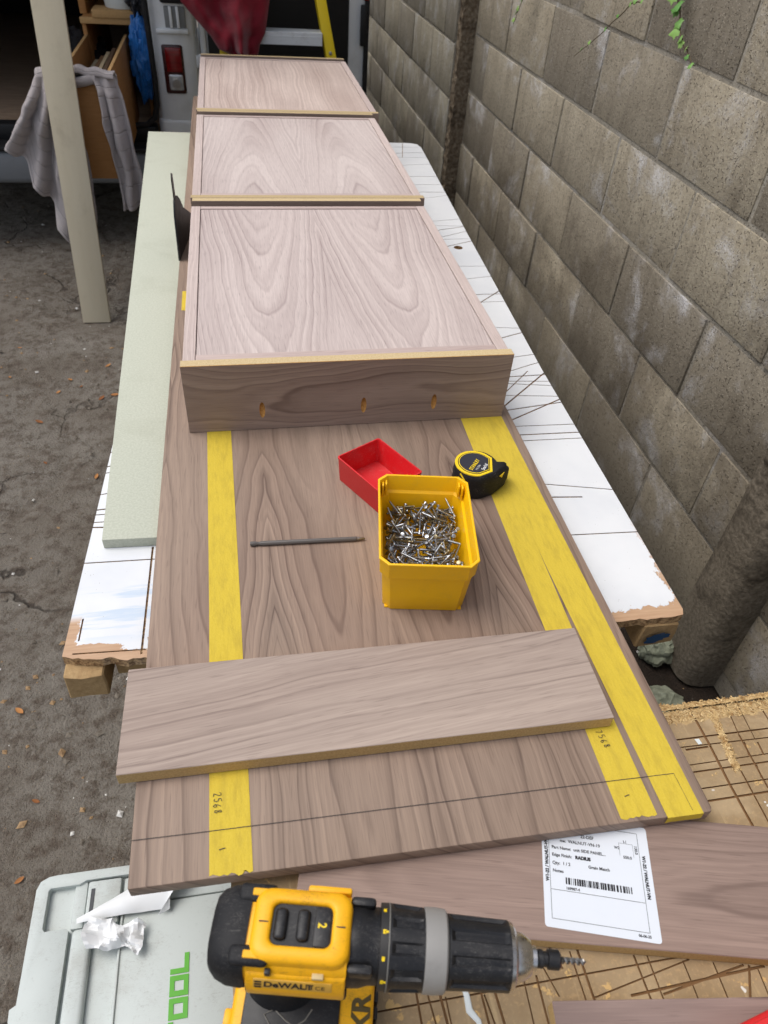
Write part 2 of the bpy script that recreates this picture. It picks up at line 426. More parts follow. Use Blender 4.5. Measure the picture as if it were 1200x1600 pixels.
# rough broken edge where the two stretches meet
def rough_col(name, x0, x1, y0, y1, z0, z1, amp, nz, ny, mat, label, cat, freq=14):
    def fn(u, v):
        t = u * 3
        if t < 1: x, y = x1 + (x0 - x1) * t, y0
        elif t < 2: x, y = x0, y0 + (y1 - y0) * (t - 1)
        else: x, y = x0 + (x1 - x0) * (t - 2), y1
        z = z0 + (z1 - z0) * v
        d = amp * fbm((x * freq, y * freq, z * freq), 3)
        return (x + d, y - abs(d) * .7, z)
    mm = MB(); mm.grid(lambda u, v: fn(1 - u, v), ny, nz)
    return tag(mm.build(name, mat, smooth=True, ang=60), label, cat)
rust = speckle('rusty_broken_concrete', (98, 84, 68), (136, 124, 106), 70, .95, .1, .9, .005, (52, 42, 33), .85)
rough_col('broken_wall_edge', 1.036, 1.12, 3.675, 3.76, 0, 2.05, .006, 420, 36, rust, 'rough brown crumbling vertical edge dividing the block wall', 'wall edge', 34)
# concrete pier bulging from the wall foot
def pier(u, v):
    a = PI * (u - .02) * 1.04
    z = .0 + 1.5 * v
    r = .078
    sn, cs = math.sin(a), math.cos(a)
    x = 1.12 - math.copysign(abs(sn) ** .55, sn) * r * 1.30; y = .94 + math.copysign(abs(cs) ** .55, cs) * r * (1 + .04 * noise.noise(Vector((z * 3, 0, 0))))
    d = .004 * fbm((x * 7, y * 7, z * 7), 2) + .0045 * fbm((x * 60, y * 60, z * 60), 2) * min(1, max(.15, (z - .38) * 5))
    return (x - d, y - d * .5, z)
m = MB(); m.grid(pier, 60, 260)
pier_m = speckle('pitted_concrete', (122, 113, 99), (94, 86, 74), 110, .92, .15, .9, .003, (50, 43, 35), .8)
tag(m.build('concrete_pier', pier_m, smooth=True, ang=70), 'rounded pitted concrete pier standing against the block wall', 'pier')

# ------------------------------------------------------------------ white bench
KW = [(0.564, 1.536, 0.622, 1.589), (0.576, 1.528, 0.618, 1.529), (0.562, 1.401, 0.616, 1.395), (0.558, 1.356, 0.61, 1.376), (0.55, 1.27, 0.607, 1.28), (0.533, 1.218, 0.605, 1.247), (0.52, 1.195, 0.6, 1.197), (0.509, 1.17, 0.602, 1.155), (0.511, 1.179, 0.607, 1.171), (0.479, 1.092, 0.602, 1.205), (0.485, 1.101, 0.578, 1.18), (0.493, 1.128, 0.6, 1.116), (0.483, 1.078, 0.598, 1.095), (0.485, 1.048, 0.599, 1.106), (0.485, 1.024, 0.598, 1.021), (0.482, 0.997, 0.596, 0.995), (0.484, 0.979, 0.595, 0.977), (0.482, 0.855, 0.591, 0.83), (0.486, 0.824, 0.541, 0.82), (0.482, 0.731, 0.589, 0.726), (0.579, 2.765, 0.668, 2.763), (0.581, 2.692, 0.674, 2.702), (0.584, 2.642, 0.671, 2.645), (0.59, 2.56, 0.664, 2.57), (0.586, 2.439, 0.656, 2.44), (0.578, 2.358, 0.653, 2.362), (0.58, 2.237, 0.642, 2.256), (0.577, 2.289, 0.65, 2.289), (0.569, 2.047, 0.642, 2.06), (0.571, 2.009, 0.641, 2.005), (0.569, 1.98, 0.638, 2.002), (0.571, 1.935, 0.634, 1.966), (0.57, 1.91, 0.63, 1.912), (0.567, 1.867, 0.63, 1.896), (0.569, 1.732, 0.626, 1.73), (0.565, 1.658, 0.622, 1.669), (0.564, 1.569, 0.618, 1.569), (0.614, 2.81, 0.581, 2.642), (-0.256, 0.756, -0.158, 0.753), (-0.162, 0.779, -0.165, 0.585), (-0.250, 0.596, -0.16, 0.592), (-0.244, 0.653, -0.245, 0.616), (-0.25, 0.83, -0.239, 0.829), (-0.254, 0.841, -0.238, 0.841), (-0.254, 0.858, -0.238, 0.858), (-0.251, 0.869, -0.239, 0.87), (-0.25, 0.905, -0.24, 0.907), (-0.253, 0.958, -0.241, 0.96), (-0.252, 0.973, -0.242, 0.977), (-0.249, 1.009, -0.244, 1.014), (-0.249, 1.036, -0.244, 1.038)]
def kerf_cut(ob, lines, ztop, depth, wfun, holes=()):
    """saw kerfs as real grooves: boolean of thin boxes, baked into the mesh"""
    mm = MB()
    for k, (x0, y0, x1, y1) in enumerate(lines):
        a, b = Vector((x0, y0)), Vector((x1, y1)); t = (b - a).normalized(); nrm = Vector((-t.y, t.x)) * wfun(k) / 2
        z0 = ztop - depth * (.8 + .37 * ((k * 7) % 5) / 5) - k * 1.3e-5
        mm.prism([tuple(a + nrm), tuple(b + nrm), tuple(b - nrm), tuple(a - nrm)], z0, ztop + .02 + k * 1e-4)
    for (x, y, r) in holes:
        mm.lathe([(r, ztop - .02), (r, ztop + .05)], 20, M=Matrix.Translation((x, y, 0)))
    cut = mm.build('cutter', ob.data.materials[0])
    bo = ob.modifiers.new('kerf', 'BOOLEAN'); bo.operation = 'DIFFERENCE'; bo.object = cut; bo.solver = 'EXACT'; bo.use_self = True
    dg = bpy.context.evaluated_depsgraph_get(); dg.update()
    me = bpy.data.meshes.new_from_object(ob.evaluated_get(dg)); ob.modifiers.remove(bo)
    old = ob.data; me.name = old.name; ob.data = me
    cme = cut.data; bpy.data.objects.remove(cut); bpy.data.meshes.remove(cme)
def ext(l, k):        # run the kerf out past the sheet's right or left edge
    x0, y0, x1, y1 = l
    if x1 - x0 < .02 and x0 > 0 or abs(x1 - x0) < .02 and abs(y1 - y0) > .1: return l
    s = (y1 - y0) / (x1 - x0)
    if x0 > 0: return (x0 - .14, y0 - .14 * s, x1 + (.04 if k not in (18, 10) else -.01), y1 + .04 * s)
    if k >= 42: return (x0 - .03, y0 - .03 * s, x1 + .10, y1 + .1 * s)
    return l
KWx = [ext(l, i) for i, l in enumerate(KW)]
bench = empty('painted_bench', 'long white painted bench top scored with saw cuts under the walnut panel', 'bench', (0, 0, 0))
top_poly = [(-.262, .592), (-.225, .585), (-.15, .576), (.2, .566), (.5, .556), (.575, .553), (.583, .562), (.600, 1.21), (.634, 1.95), (.675, 2.76), (.668, 2.80), (.645, 2.815), (-.19, 2.84), (-.243, 1.05)]
rj = random.Random(17)
def near_y(x):
    P_ = [(-.262, .592), (-.225, .585), (-.15, .576), (.2, .566), (.5, .556), (.575, .553)]
    return lerp2(P_, x)
def lerp2(P_, x):
    for (a, va), (b, vb_) in zip(P_, P_[1:]):
        if x <= b: return va + (vb_ - va) * (x - a) / (b - a)
    return P_[-1][1]
ragged = [(-.262, .5935)] + [(-.258 + .0075 * i + rj.uniform(-.002, .002), near_y(-.258 + .0075 * i) + rj.uniform(-.0016, .0022) + .003 * noise.noise(Vector((i * .37, 1, 2)))) for i in range(111)]
top_poly = ragged + [(.580, .5565), (.5845, .566)] + top_poly[7:]
m = MB(); m.prism(top_poly, ZS - .014, ZS)
wp = NT('white_bench_paint', .5, .4)
px = wp.sep(wp.P)
f1 = wp.noise(wp.P, 6, 4, .6); f2 = wp.noise(wp.P, 300, 2, .6); f3 = wp.noise(wp.scale(wp.P, (3, 26, 1)), 2, 4, .6)
white = wp.mix(wp.step(f1, .35, .75), lin(226, 228, 229), lin(214, 217, 220))
smear = wp.M('MULTIPLY', wp.M('MULTIPLY', wp.step(f3, .50, .62), wp.step(px[0], -.12, -.16)), wp.M('MULTIPLY', wp.step(px[1], .60, .64), wp.step(px[1], .73, .69)))
white = wp.mix(wp.M('MULTIPLY', smear, .8), white, lin(188, 204, 220))
spk = wp.step(wp.vor(wp.P, 160, 'F1'), .10, .05)
spm = wp.M('MULTIPLY', spk, wp.step(wp.noise(wp.P, 40, 2), .5, .62))
white = wp.mix(wp.M('MULTIPLY', spm, .8), white, lin(120, 108, 96))
edge = wp.M('SUBTRACT', wp.M('ADD', px[1], wp.M('MULTIPLY', px[0], .046)), .580)        # metres in from the near end
chn = wp.M('SUBTRACT', wp.noise(wp.P, 34, 4, .65), .5)
chipA = wp.M('MULTIPLY', wp.step(wp.M('SUBTRACT', wp.M('ADD', edge, wp.M('MULTIPLY', chn, .075)), wp.M('MULTIPLY', wp.step(px[0], .40, .52), .016)), .008, .006), 1.0)
rside = wp.M('SUBTRACT', .597, wp.M('SUBTRACT', px[0], wp.M('MULTIPLY', wp.M('SUBTRACT', px[1], .9), .03)))
chipB = wp.M('MULTIPLY', wp.step(wp.M('ADD', rside, wp.M('MULTIPLY', chn, .05)), .0065, .0045), wp.step(px[1], .80, .60))
lside = wp.M('ADD', px[0], .262)
chipC = wp.M('MULTIPLY', wp.step(wp.M('ADD', lside, wp.M('MULTIPLY', chn, .045)), .016, .0135), wp.step(px[1], .66, .645))
rng = wp.M('MULTIPLY', wp.step(wp.M('ADD', px[0], wp.M('MULTIPLY', chn, .05)), -.186, -.188), wp.step(wp.M('ADD', edge, wp.M('MULTIPLY', chn, .012)), .0185, .0175))
chip_ = wp.M('MAXIMUM', wp.M('MAXIMUM', chipA, chipB), wp.M('MAXIMUM', chipC, rng))
below = wp.step(px[2], ZS - .0006, ZS - .0012)
raw = wp.mix(wp.noise(wp.scale(wp.P, (8, 90, 30)), 3, 3), lin(204, 172, 140), lin(166, 128, 96))
cut = wp.mix(wp.step(wp.noise(wp.P, 190, 3, .7), .35, .65), lin(196, 164, 122), lin(118, 88, 60))
c = wp.mix(chip_, white, raw); c = wp.mix(below, c, cut); wp.col(c)
wp.rough(wp.M('ADD', wp.M('MULTIPLY', f1, .2), wp.M('MULTIPLY', chip_, .3)))
wp.rough(.55)
wp.bump(wp.M('SUBTRACT', wp.M('MULTIPLY', f2, .15), wp.M('MULTIPLY', chip_, 1.0)), .5, .0012)
bt = m.build('bench_top', wp.m, bench)
kerf_cut(bt, KWx, ZS, .0035, lambda k: .0032 if k in (9, 13) else (.0022 if k % 3 else .0030), [(.582, 1.852, .0125)])
# timber frame under the sheet
pine = NT('sawn_pine', .85, .2)
f = pine.noise(pine.scale(pine.P, (60, 4, 60)), 1.5, 4, .6); f2 = pine.noise(pine.P, 160, 3, .7)
pine.col(pine.mix(f2, pine.mix(f, lin(206, 178, 132), lin(174, 142, 98)), lin(140, 112, 78)))
pine.bump(f2, .6, .002); pine = pine.m
blue = plastic('blue_end_paint', (38, 74, 110), .7, dirt=.5)
def rail(x0, x1, ya, yb, z0, z1, skew, name='frame_rail', amp=.0025):
    mm = MB()
    N = 24
    def ring(t):
        y = ya + (yb - ya) * t; sx = skew * (y - ya)
        out = []
        for (x, z) in [(x0, z0), ((x0 + x1) / 2, z0), (x1, z0), (x1, (z0 + z1) / 2), (x1, z1), ((x0 + x1) / 2, z1), (x0, z1), (x0, (z0 + z1) / 2)]:
            d = amp * noise.noise(Vector((x * 60, y * 9, z * 60)))
            out.append((x + sx + d, y + (amp * 1.5 * noise.noise(Vector((x * 90, z * 90, 4))) if t == 0 else 0), z + d))
        return out
    mm.loft([[p for p in ring(i / N)][::-1] for i in range(N + 1)])
    return mm.build(name, pine, bench, bevel=.002, seg=1)
rail(-.262, -.212, .572, 2.82, ZS - .060, ZS - .0145, .032)
rail(.522, .580, .552, 2.78, ZS - .060, ZS - .0145, .040)
m = MB(); m.box(-.205, .515, .60, .645, ZS - .058, ZS - .0145); m.build('cross_rail', pine, bench, bevel=.002)
m = MB(); m.box(-.16, .56, 2.70, 2.745, ZS - .058, ZS - .0145); m.build('cross_rail', pine, bench, bevel=.002)
m = MB(); rim = []
for i in range(28):
    a = 2 * PI * i / 28; k = 1 + .45 * noise.noise(Vector((math.cos(a) * 2.5, math.sin(a) * 2.5, 3)))
    rim.append((.548 + .019 * k * math.cos(a), .5480, ZS - .039 + .010 * k * math.sin(a) + .004 * math.cos(a)))
m.add([(.548, .5480, ZS - .039)] + rim, [(0, i + 1, (i + 1) % 28 + 1) for i in range(28)])
tag(m.build('painted_mark', blue, bench), 'blue paint daub on the timber end')
for (x, y) in [(-.2, .80), (.50, .80), (-.13, 2.5), (.57, 2.5)]:
    m = MB(); m.box(x - .03, x + .03, y - .022, y + .022, 0, ZS - .0605); m.build('leg', pine, bench, bevel=.002)

# green moisture-resistant MDF strip
m = MB(); m.prism([(-.231, .783), (-.06, .776), (-.112, 2.837), (-.295, 2.845)], ZS + .0005, ZM - .0005)
tag(m.build('mdf_strip', mdf_green, bevel=.0008), 'long pale green MDF board lying along the left of the white bench', 'board')

# ------------------------------------------------------------------ long walnut panel
pan_m = walnut('walnut_panel_veneer', 1, 0, 2, 2.0, leaf=.152, center=.075, light=(157, 136, 119), dark=(86, 69, 60), spacing=.012, slope=.045, d=.016, warp=.10, swirl=.55, swirl2=3.4, amp=.80, off=-.02)
pan = empty('veneered_board', 'long walnut veneered panel on the bench with yellow tape strips', 'panel', (0, 0, 0))
m = MB(); m.prism([(-.151, .284), (.450, .2705), (.4525, .275), (.458, 1.05), (.470, 3.27), (-.147, 3.27)], ZB + .0005, ZP)
m.build('board', pan_m, pan, bevel=.0016, seg=2)
T = .0004
def strip(pts_l, pts_r, z=ZP, name='tape_strip', fold=None, torn=.0):
    """a masking tape strip between two edge polylines, slightly raised; its near end is torn"""
    rt = random.Random(len(pts_l) * 13 + int(abs(pts_l[0][0]) * 1000)); mm = MB()
    def at(P, t):
        L = [0]
        for a, b in zip(P, P[1:]): L.append(L[-1] + math.dist(a, b))
        s_ = t * L[-1]
        for i in range(len(P) - 1):
            if s_ <= L[i + 1] + 1e-9:
                k = (s_ - L[i]) / (L[i + 1] - L[i]); return [P[i][q] + (P[i + 1][q] - P[i][q]) * k for q in (0, 1)]
        return P[-1]
    NU, NV = 12, 40
    rows = []
    if fold:
        y0l, y0r = pts_l[0][1], pts_r[0][1]
        for zz in (fold, fold * .5):
            row = []
            for i in range(NU + 1):
                u = i / NU; x = pts_l[0][0] + (pts_r[0][0] - pts_l[0][0]) * u; y = y0l + (y0r - y0l) * u
                k = zz * (.75 + .5 * abs(noise.noise(Vector((x * 130, 3, 1))))) if zz == fold else zz
                row.append((x, y - .0011, z - k))
            rows.append(row)
    for j in range(NV + 1):
        t = (j / NV) ** 1.6
        a, b = at(pts_l, t), at(pts_r, t); row = []
        for i in range(NU + 1):
            u = i / NU; x = a[0] + (b[0] - a[0]) * u; y = a[1] + (b[1] - a[1]) * u
            if j == 0 and not fold: y += torn * noise.noise(Vector((x * 160, 7, 0)))
            row.append((x, y - (.0007 if j == 0 and fold else 0), z + T + .00012 * noise.noise(Vector((x * 140, y * 140, 0)))))
        rows.append(row)
    n_ = NU + 1
    mm.add([p for r_ in rows for p in r_], [(j * n_ + i, j * n_ + i + 1, (j + 1) * n_ + i + 1, (j + 1) * n_ + i) for j in range(len(rows) - 1) for i in range(NU)])
    return mm.build(name, yellow_tape, pan, smooth=True, ang=50)
strip([(-.0755, .2845), (-.0765, .60), (-.0815, 1.03)], [(-.034, .2815), (-.0365, .60), (-.042, 1.03)], torn=.006)
strip([(.348, .277), (.353, .533), (.363, 1.002), (.3636, 1.03)], [(.389, .2755), (.390, .53), (.4025, 1.002), (.403, 1.03)], torn=.004)
strip([(.3985, .2713), (.3965, .44), (.3935, .638), (.396, 1.03)], [(.440, .2703), (.4405, .53), (.4395, 1.03)], z=ZP + .00035, fold=.013)
strip([(-.137, 1.449), (-.1375, 1.54)], [(-.118, 1.449), (-.120, 1.54)], torn=.004)
def ribbon(path, w, z, name, mat, parent):
    mm = MB()
    P = [Vector((*p, 0)) for p in path]; vs = []
    for i, p in enumerate(P):
        t = (P[min(i + 1, len(P) - 1)] - P[max(i - 1, 0)]).normalized(); nrm = Vector((-t.y, t.x, 0)) * w / 2
        vs += [(p.x + nrm.x, p.y + nrm.y, z), (p.x - nrm.x, p.y - nrm.y, z)]
    mm.add(vs, [(2 * i, 2 * i + 2, 2 * i + 3, 2 * i + 1) for i in range(len(P) - 1)])
    return mm.build(name, mat, parent)
zl = ZP + .0011
ribbon([(-.150, .3295), (-.075, .3275), (.1, .324), (.35, .3185), (.4285, .3165)], .0007, zl, 'pencil_line', pencil, pan)
ribbon([(.4285, .3165), (.4292, .2745)], .0004, zl + .0001, 'pencil_line', pencil, pan)
DIG = {'2': [(0, .8), (.2, 1), (.6, 1), (.7, .75), (.1, .05), (.75, 0)], '7': [(0, .95), (.7, 1), (.25, 0)],
       '5': [(.75, 1), (.15, .95), (.1, .6), (.55, .6), (.7, .3), (.45, 0), (.05, .1)],
       '6': [(.6, 1), (.2, .65), (.05, .25), (.35, 0), (.65, .2), (.45, .48), (.12, .3)],
       '8': [(.55, .95), (.2, .9), (.2, .65), (.6, .35), (.5, .05), (.12, .1), (.15, .38), (.55, .7), (.55, .95)]}
def handwriting(s, o, e, nrm, h, name='handwritten_number'):
    mm = MB(); e, nrm = Vector(e), Vector(nrm)
    x = 0
    for ch in s:
        pts = [Vector(o) + e * (x + p[0] * .62) * h + nrm * (p[1] + .06 * math.sin(x * 3)) * h for p in DIG[ch]]
        for a, b in zip(pts, pts[1:]):
            t = (b - a).normalized(); q = Vector((-t.y, t.x)) * .00032
            mm.add([(*(a + q), zl + .0002), (*(a - q), zl + .0002), (*(b - q), zl + .0002), (*(b + q), zl + .0002)], [(0, 1, 2, 3)])
        x += .78
    return tag(mm.build(name, pencil, pan), 'pencilled number on yellow tape')
handwriting('2568', (-.0715, .3665), (.02, -1), (1, .02), .0078)
handwriting('7568', (.3605, .3785), (.12, -.99), (.99, .12), .0078)
for (x, y) in [(-.066, .3075), (.362, .2995)]:
    ribbon([(x, y), (x + .003, y + .0008), (x + .006, y + .0012)], .0009, zl, 'pencil_tick', pencil, pan)
reds = plastic('reddish_stain', (126, 84, 68), .7, dirt=0)

# ------------------------------------------------------------------ three walnut cabinets
def cabinet(label, x0, x1, y0, y1, h, seed, kw, front_m, e0=.019, e1=.019, holes=False):
    o = empty('walnut_cabinet', label, 'cabinet', ((x0 + x1) / 2, y0, ZP + .0006), 0, 'three walnut cabinets in a row on the panel')
    w = (x1 - x0) / 2; L = y1 - y0; zt = h - .0032; gp = .026
    def endb(ya, yb, name, wl, wr):
        mm = MB(); mm.box(-wl, wr, ya, yb, 0, h - .0004)
        b = mm.build(name, [front_m, mdf_pale if holes else mdf_mid], o, bevel=.0006, seg=1)
        for p in b.data.polygons:
            if p.normal.z > .9: p.material_index = 1
        return b
    fb = endb(0, e0, 'end_board', w, w)
    endb(L - e1, L, 'end_board', w - .004, w - .004)
    face_m = walnut('walnut_frame_%d' % seed, 1, 0, 2, seed + 60, light=(208, 192, 184), dark=(150, 130, 124), redk=.05, spacing=.008, slope=.02, swirl2=2, amp=.7)
    rail_m = walnut('walnut_rail_%d' % seed, 0, 1, 2, seed + 70, light=(200, 182, 174), dark=(140, 118, 112), redk=.05, spacing=.008, slope=.02, swirl2=2, amp=.7)
    ws = w - .003
    for s in (-1, 1):
        mm = MB(); mm.box(min(s * ws, s * (ws - .020)), max(s * ws, s * (ws - .020)), e0 + .0016, L - e1 - gp, 0, zt); mm.build('side_board', face_m, o, bevel=.0007, seg=1)
    mm = MB(); mm.box(-ws + .0205, ws - .0205, e0 + .0016, e0 + .0212, 0, zt - .0003); mm.build('rail', rail_m, o, bevel=.0007, seg=1)
    mm = MB(); mm.box(-ws + .0205, ws - .0205, L - e1 - gp - .014, L - e1 - gp, 0, zt - .0003); mm.build('rail', rail_m, o, bevel=.0007, seg=1)
    pm = walnut('walnut_back_%d' % seed, **kw)
    mm = MB(); mm.box(-ws + .0212, ws - .0212, e0 + .0221, L - e1 - gp - .0149, zt - .014, zt - .0024); mm.build('back_panel', pm, o, bevel=.0004, seg=1)
    if holes:
        cut = MB()
        for hx, hz in holes:
            M4 = Matrix.Translation((hx - (x0 + x1) / 2, 0, hz - ZP)) @ Matrix.Rotation(R(-18), 4, 'X')
            cut.lathe([(.0048, -.022), (.0048, .022)], 16, M=M4)
        co = cut.build('cutter', mdf_raw)
        bo = fb.modifiers.new('pocket', 'BOOLEAN'); bo.operation = 'DIFFERENCE'; bo.object = co; bo.solver = 'EXACT'; co.parent = o
        dg = bpy.context.evaluated_depsgraph_get(); dg.update()
        me = bpy.data.meshes.new_from_object(fb.evaluated_get(dg)); fb.modifiers.remove(bo)
        me.materials.clear(); me.materials.append(front_m); me.materials.append(mdf_pale); me.materials.append(pocket_m)
        for p in me.polygons:
            if p.normal.z > .9 and abs(p.center.z - h) < .004: p.material_index = 1
            elif p.normal.y < -.95 and p.center.y < .0015 or p.center.y > e0 - .001 or p.center.z < .003 or abs(p.center.x) > w - .002: p.material_index = 0
            elif p.area > .002: p.material_index = 0
            else: p.material_index = 2
        fb.data = me; bpy.data.objects.remove(co)
        for hx, hz in holes:
            mm = MB(); mm.lathe([(.0, -.003), (.0022, -.003), (.0024, .004), (.001, .005), (0, .005)], 10, M=Matrix.Translation((hx - (x0 + x1) / 2, .006, hz - ZP - .016)) @ Matrix.Rotation(R(-15), 4, 'X'))
            mm.build('pocket_screw', zinc, o, smooth=True)
    return o
front_m = walnut('walnut_end_board', 0, 2, 1, 14.0, leaf=None, center=.06, light=(164, 144, 130), dark=(106, 87, 78), spacing=.011, slope=.012, d=.015, warp=.10, swirl=.6, swirl2=4.5, amp=.8, redk=.08, off=0)
pocket_m = speckle('pocket_hole_mdf', (206, 158, 92), (176, 126, 66), 300, .9)
lt, dk = (208, 194, 187), (138, 119, 116)
cabinet('nearest walnut cabinet, pocket screw holes in its end, beside the red and yellow bins', -.110, .440, 1.006, 1.752, .1275, 1,
        dict(al=1, ac=0, dp=2, seed=4.0, redk=.05, leaf=.26, center=.118, light=lt, dark=dk, spacing=.0120, slope=.085, d=.016, warp=.05, swirl=.55, swirl2=2.2, amp=.80, ref=.085, off=-.122), front_m,
        holes=[(.013, .812), (.185, .812), (.309, .812)])
cabinet('middle walnut cabinet of the row, touching both other cabinets', -.110, .449, 1.7535, 2.528, .1275, 2,
        dict(al=1, ac=0, dp=2, seed=9.0, leaf=.262, center=.13, light=(210, 197, 190), dark=(140, 121, 118), redk=.05, spacing=.013, slope=-.09, d=.018, warp=.06, swirl=.5, swirl2=2.0, amp=.72, ref=.09, off=-.122), front_m)
cabinet('farthest walnut cabinet of the row, nearest the yellow ladder', -.110, .468, 2.5295, 3.37, .1275, 3,
        dict(al=1, ac=0, dp=2, seed=16.0, leaf=None, center=-.1, light=(214, 197, 186), dark=(132, 108, 100), redk=.08, spacing=.0125, slope=.03, d=.03, warp=.05, swirl=.8, swirl2=2.8, amp=.9, off=.1), front_m)

# ------------------------------------------------------------------ loose walnut boards
def loose_board(label, L, Wd, th, loc, rz, mat, cat='board', edge=True):
    mm = MB(); mm.box(-L / 2, L / 2, -Wd / 2, Wd / 2, 0, th)
    b = mm.build('walnut_board', [mat, mdf_raw], None, loc, (0, 0, rz), bevel=.0007, seg=1)
    for p in b.data.polygons:
        if abs(p.normal.z) < .4: p.material_index = 1
    return tag(b, label, cat)
bm1 = walnut('walnut_board_a', 0, 1, 2, 23.0, light=(180, 163, 150), dark=(104, 87, 80), redk=.06, spacing=.0125, slope=.02, d=.012, center=.02, warp=.03, swirl=.5, swirl2=2.4, amp=.8, tilt=-.12, pw=1.2)
loose_board('loose walnut board lying across the tape strips on the long panel', .5485, .1305, .019, (.1075, .4515, ZP + .0012), R(-.9), bm1)
bm2 = walnut('walnut_board_b', 0, 1, 2, 31.0, light=(156, 134, 122), dark=(82, 64, 58), redk=.08, spacing=.0105, slope=.02, d=.012, center=.0, warp=.04, swirl=.6, swirl2=3.0, amp=.75)
a2 = R(-13.3); t2 = Vector((math.cos(a2), math.sin(a2))); n2 = Vector((-t2.y, t2.x))
# near edge passes (0.222,0.188); far edge 0.13 further
c2 = Vector((.222, .188)) + t2 * .062 + n2 * .065
sb = empty('stickered_board', 'walnut board carrying the white printed sticker, half under the long panel', 'board', (c2.x, c2.y, ZS + .0006), a2)
m = MB(); m.box(-.29, .29, -.065, .065, 0, .0176)
b = m.build('board', [bm2, mdf_raw], sb, bevel=.0007, seg=1)
for p in b.data.polygons:
    if abs(p.normal.z) < .4: p.material_index = 1
# sticker in its own frame
lo = Vector((.239, .197)); le = Vector((.95559, -.29471)); ln = Vector((.29471, .95559))
Mi = sb.matrix_basis.inverted() if False else (Matrix.Translation((c2.x, c2.y, ZS + .0006)) @ rotz(a2)).inverted()
SM = Mi @ frame((lo.x, lo.y, ZS + .0006 + .0178), (le.x, le.y, 0), (ln.x, ln.y, 0))
m = MB(); pts = []
for cx, cy, a0 in [(.109, .003, -90), (.109, .109, 0), (.003, .109, 90), (.003, .003, 180)]:
    pts += [(cx + .003 * math.cos(R(a0 + k * 30)), cy + .003 * math.sin(R(a0 + k * 30))) for k in range(4)]
m.prism(pts, 0, .0002, M=SM)
paper_m = plastic('label_paper', (216, 221, 227), .55, .3, .12, (195, 200, 214), 18)
stk = tag(m.build('sticker', paper_m, sb), 'white printed sticker with barcode')
def L3(name, s, x, y, size, bold=0, sx=1, rot=0):
    return text_mesh(name, s, size * 1.06, ink, stk, SM @ Matrix.Translation((x / 1000, y / 1000, .0004)) @ rotz(R(rot)), sx=sx, bold=bold + .00012)
for s, x, y, sz, b_ in [('22-DEF', 41, 90.8, .0043, 0), ('WALNUT-VN-19', 27.5, 83.6, .0043, 0), ('me:', 19, 83.6, .004, 0), ('Part Name:', 10, 75.8, .0041, 0), ('unit SIDE PANEL...', 32.5, 75.8, .0041, 0),
                        ('Edge Finish:', 10, 68.2, .0041, 0), ('RADIUS', 34, 68.2, .0043, .00022), ('Qty:', 10, 60.0, .0041, 0), ('1 / 2', 20.5, 60.2, .0041, 0), ('Grain Match', 46.8, 60.6, .0041, 0),
                        ('Notes', 10, 52.3, .0041, 0), ('169987-4', 22.5, 36.8, .0034, 0), ('L1', 86, 92.5, .0035, 0), ('W2', 75.8, 85.2, .0035, 0), ('550.0', 84.2, 76.2, .0038, 0), ('06-06-25', 90, 3.6, .0032, 0)]:
    L3('print', s, x, y, sz, b_)
L3('print', '130.0', 97.2, 91, .0038, 0, 1, -90)
L3('print', 'W1-22 / WALNUT-VN', 104.0, 81.5, .0042, .00015, .98, -90)
L3('print', 'W1-22 / WALNUT-VN', 5.8, 42.4, .0042, .00015, .98, 90)
m = MB()
def lbox(x0, y0, x1, y1): m.box(x0 / 1000, x1 / 1000, y0 / 1000, y1 / 1000, .0003, .00045, 0, SM)
for a_ in [(7, 8, 101.5, 8.35), (7, 35.1, 101.5, 35.45), (7, 8.35, 7.35, 104), (101.2, 8.35, 101.55, 104), (7.35, 104, 101.2, 104.35), (81, 91.6, 95.5, 91.8), (81, 78.5, 81.2, 91.6), (95.3, 78.5, 95.5, 91.6)]: lbox(*a_)
rb = random.Random(12); x = 22.6
while x < 89:
    w_ = rb.choice([.5, .5, 1.0, 1.5, 2.0]); lbox(x, 41.8, min(x + w_, 89.6), 48.3); x += w_ + rb.choice([.5, .5, 1.0, 1.5])
m.build('printed_lines', ink, stk)

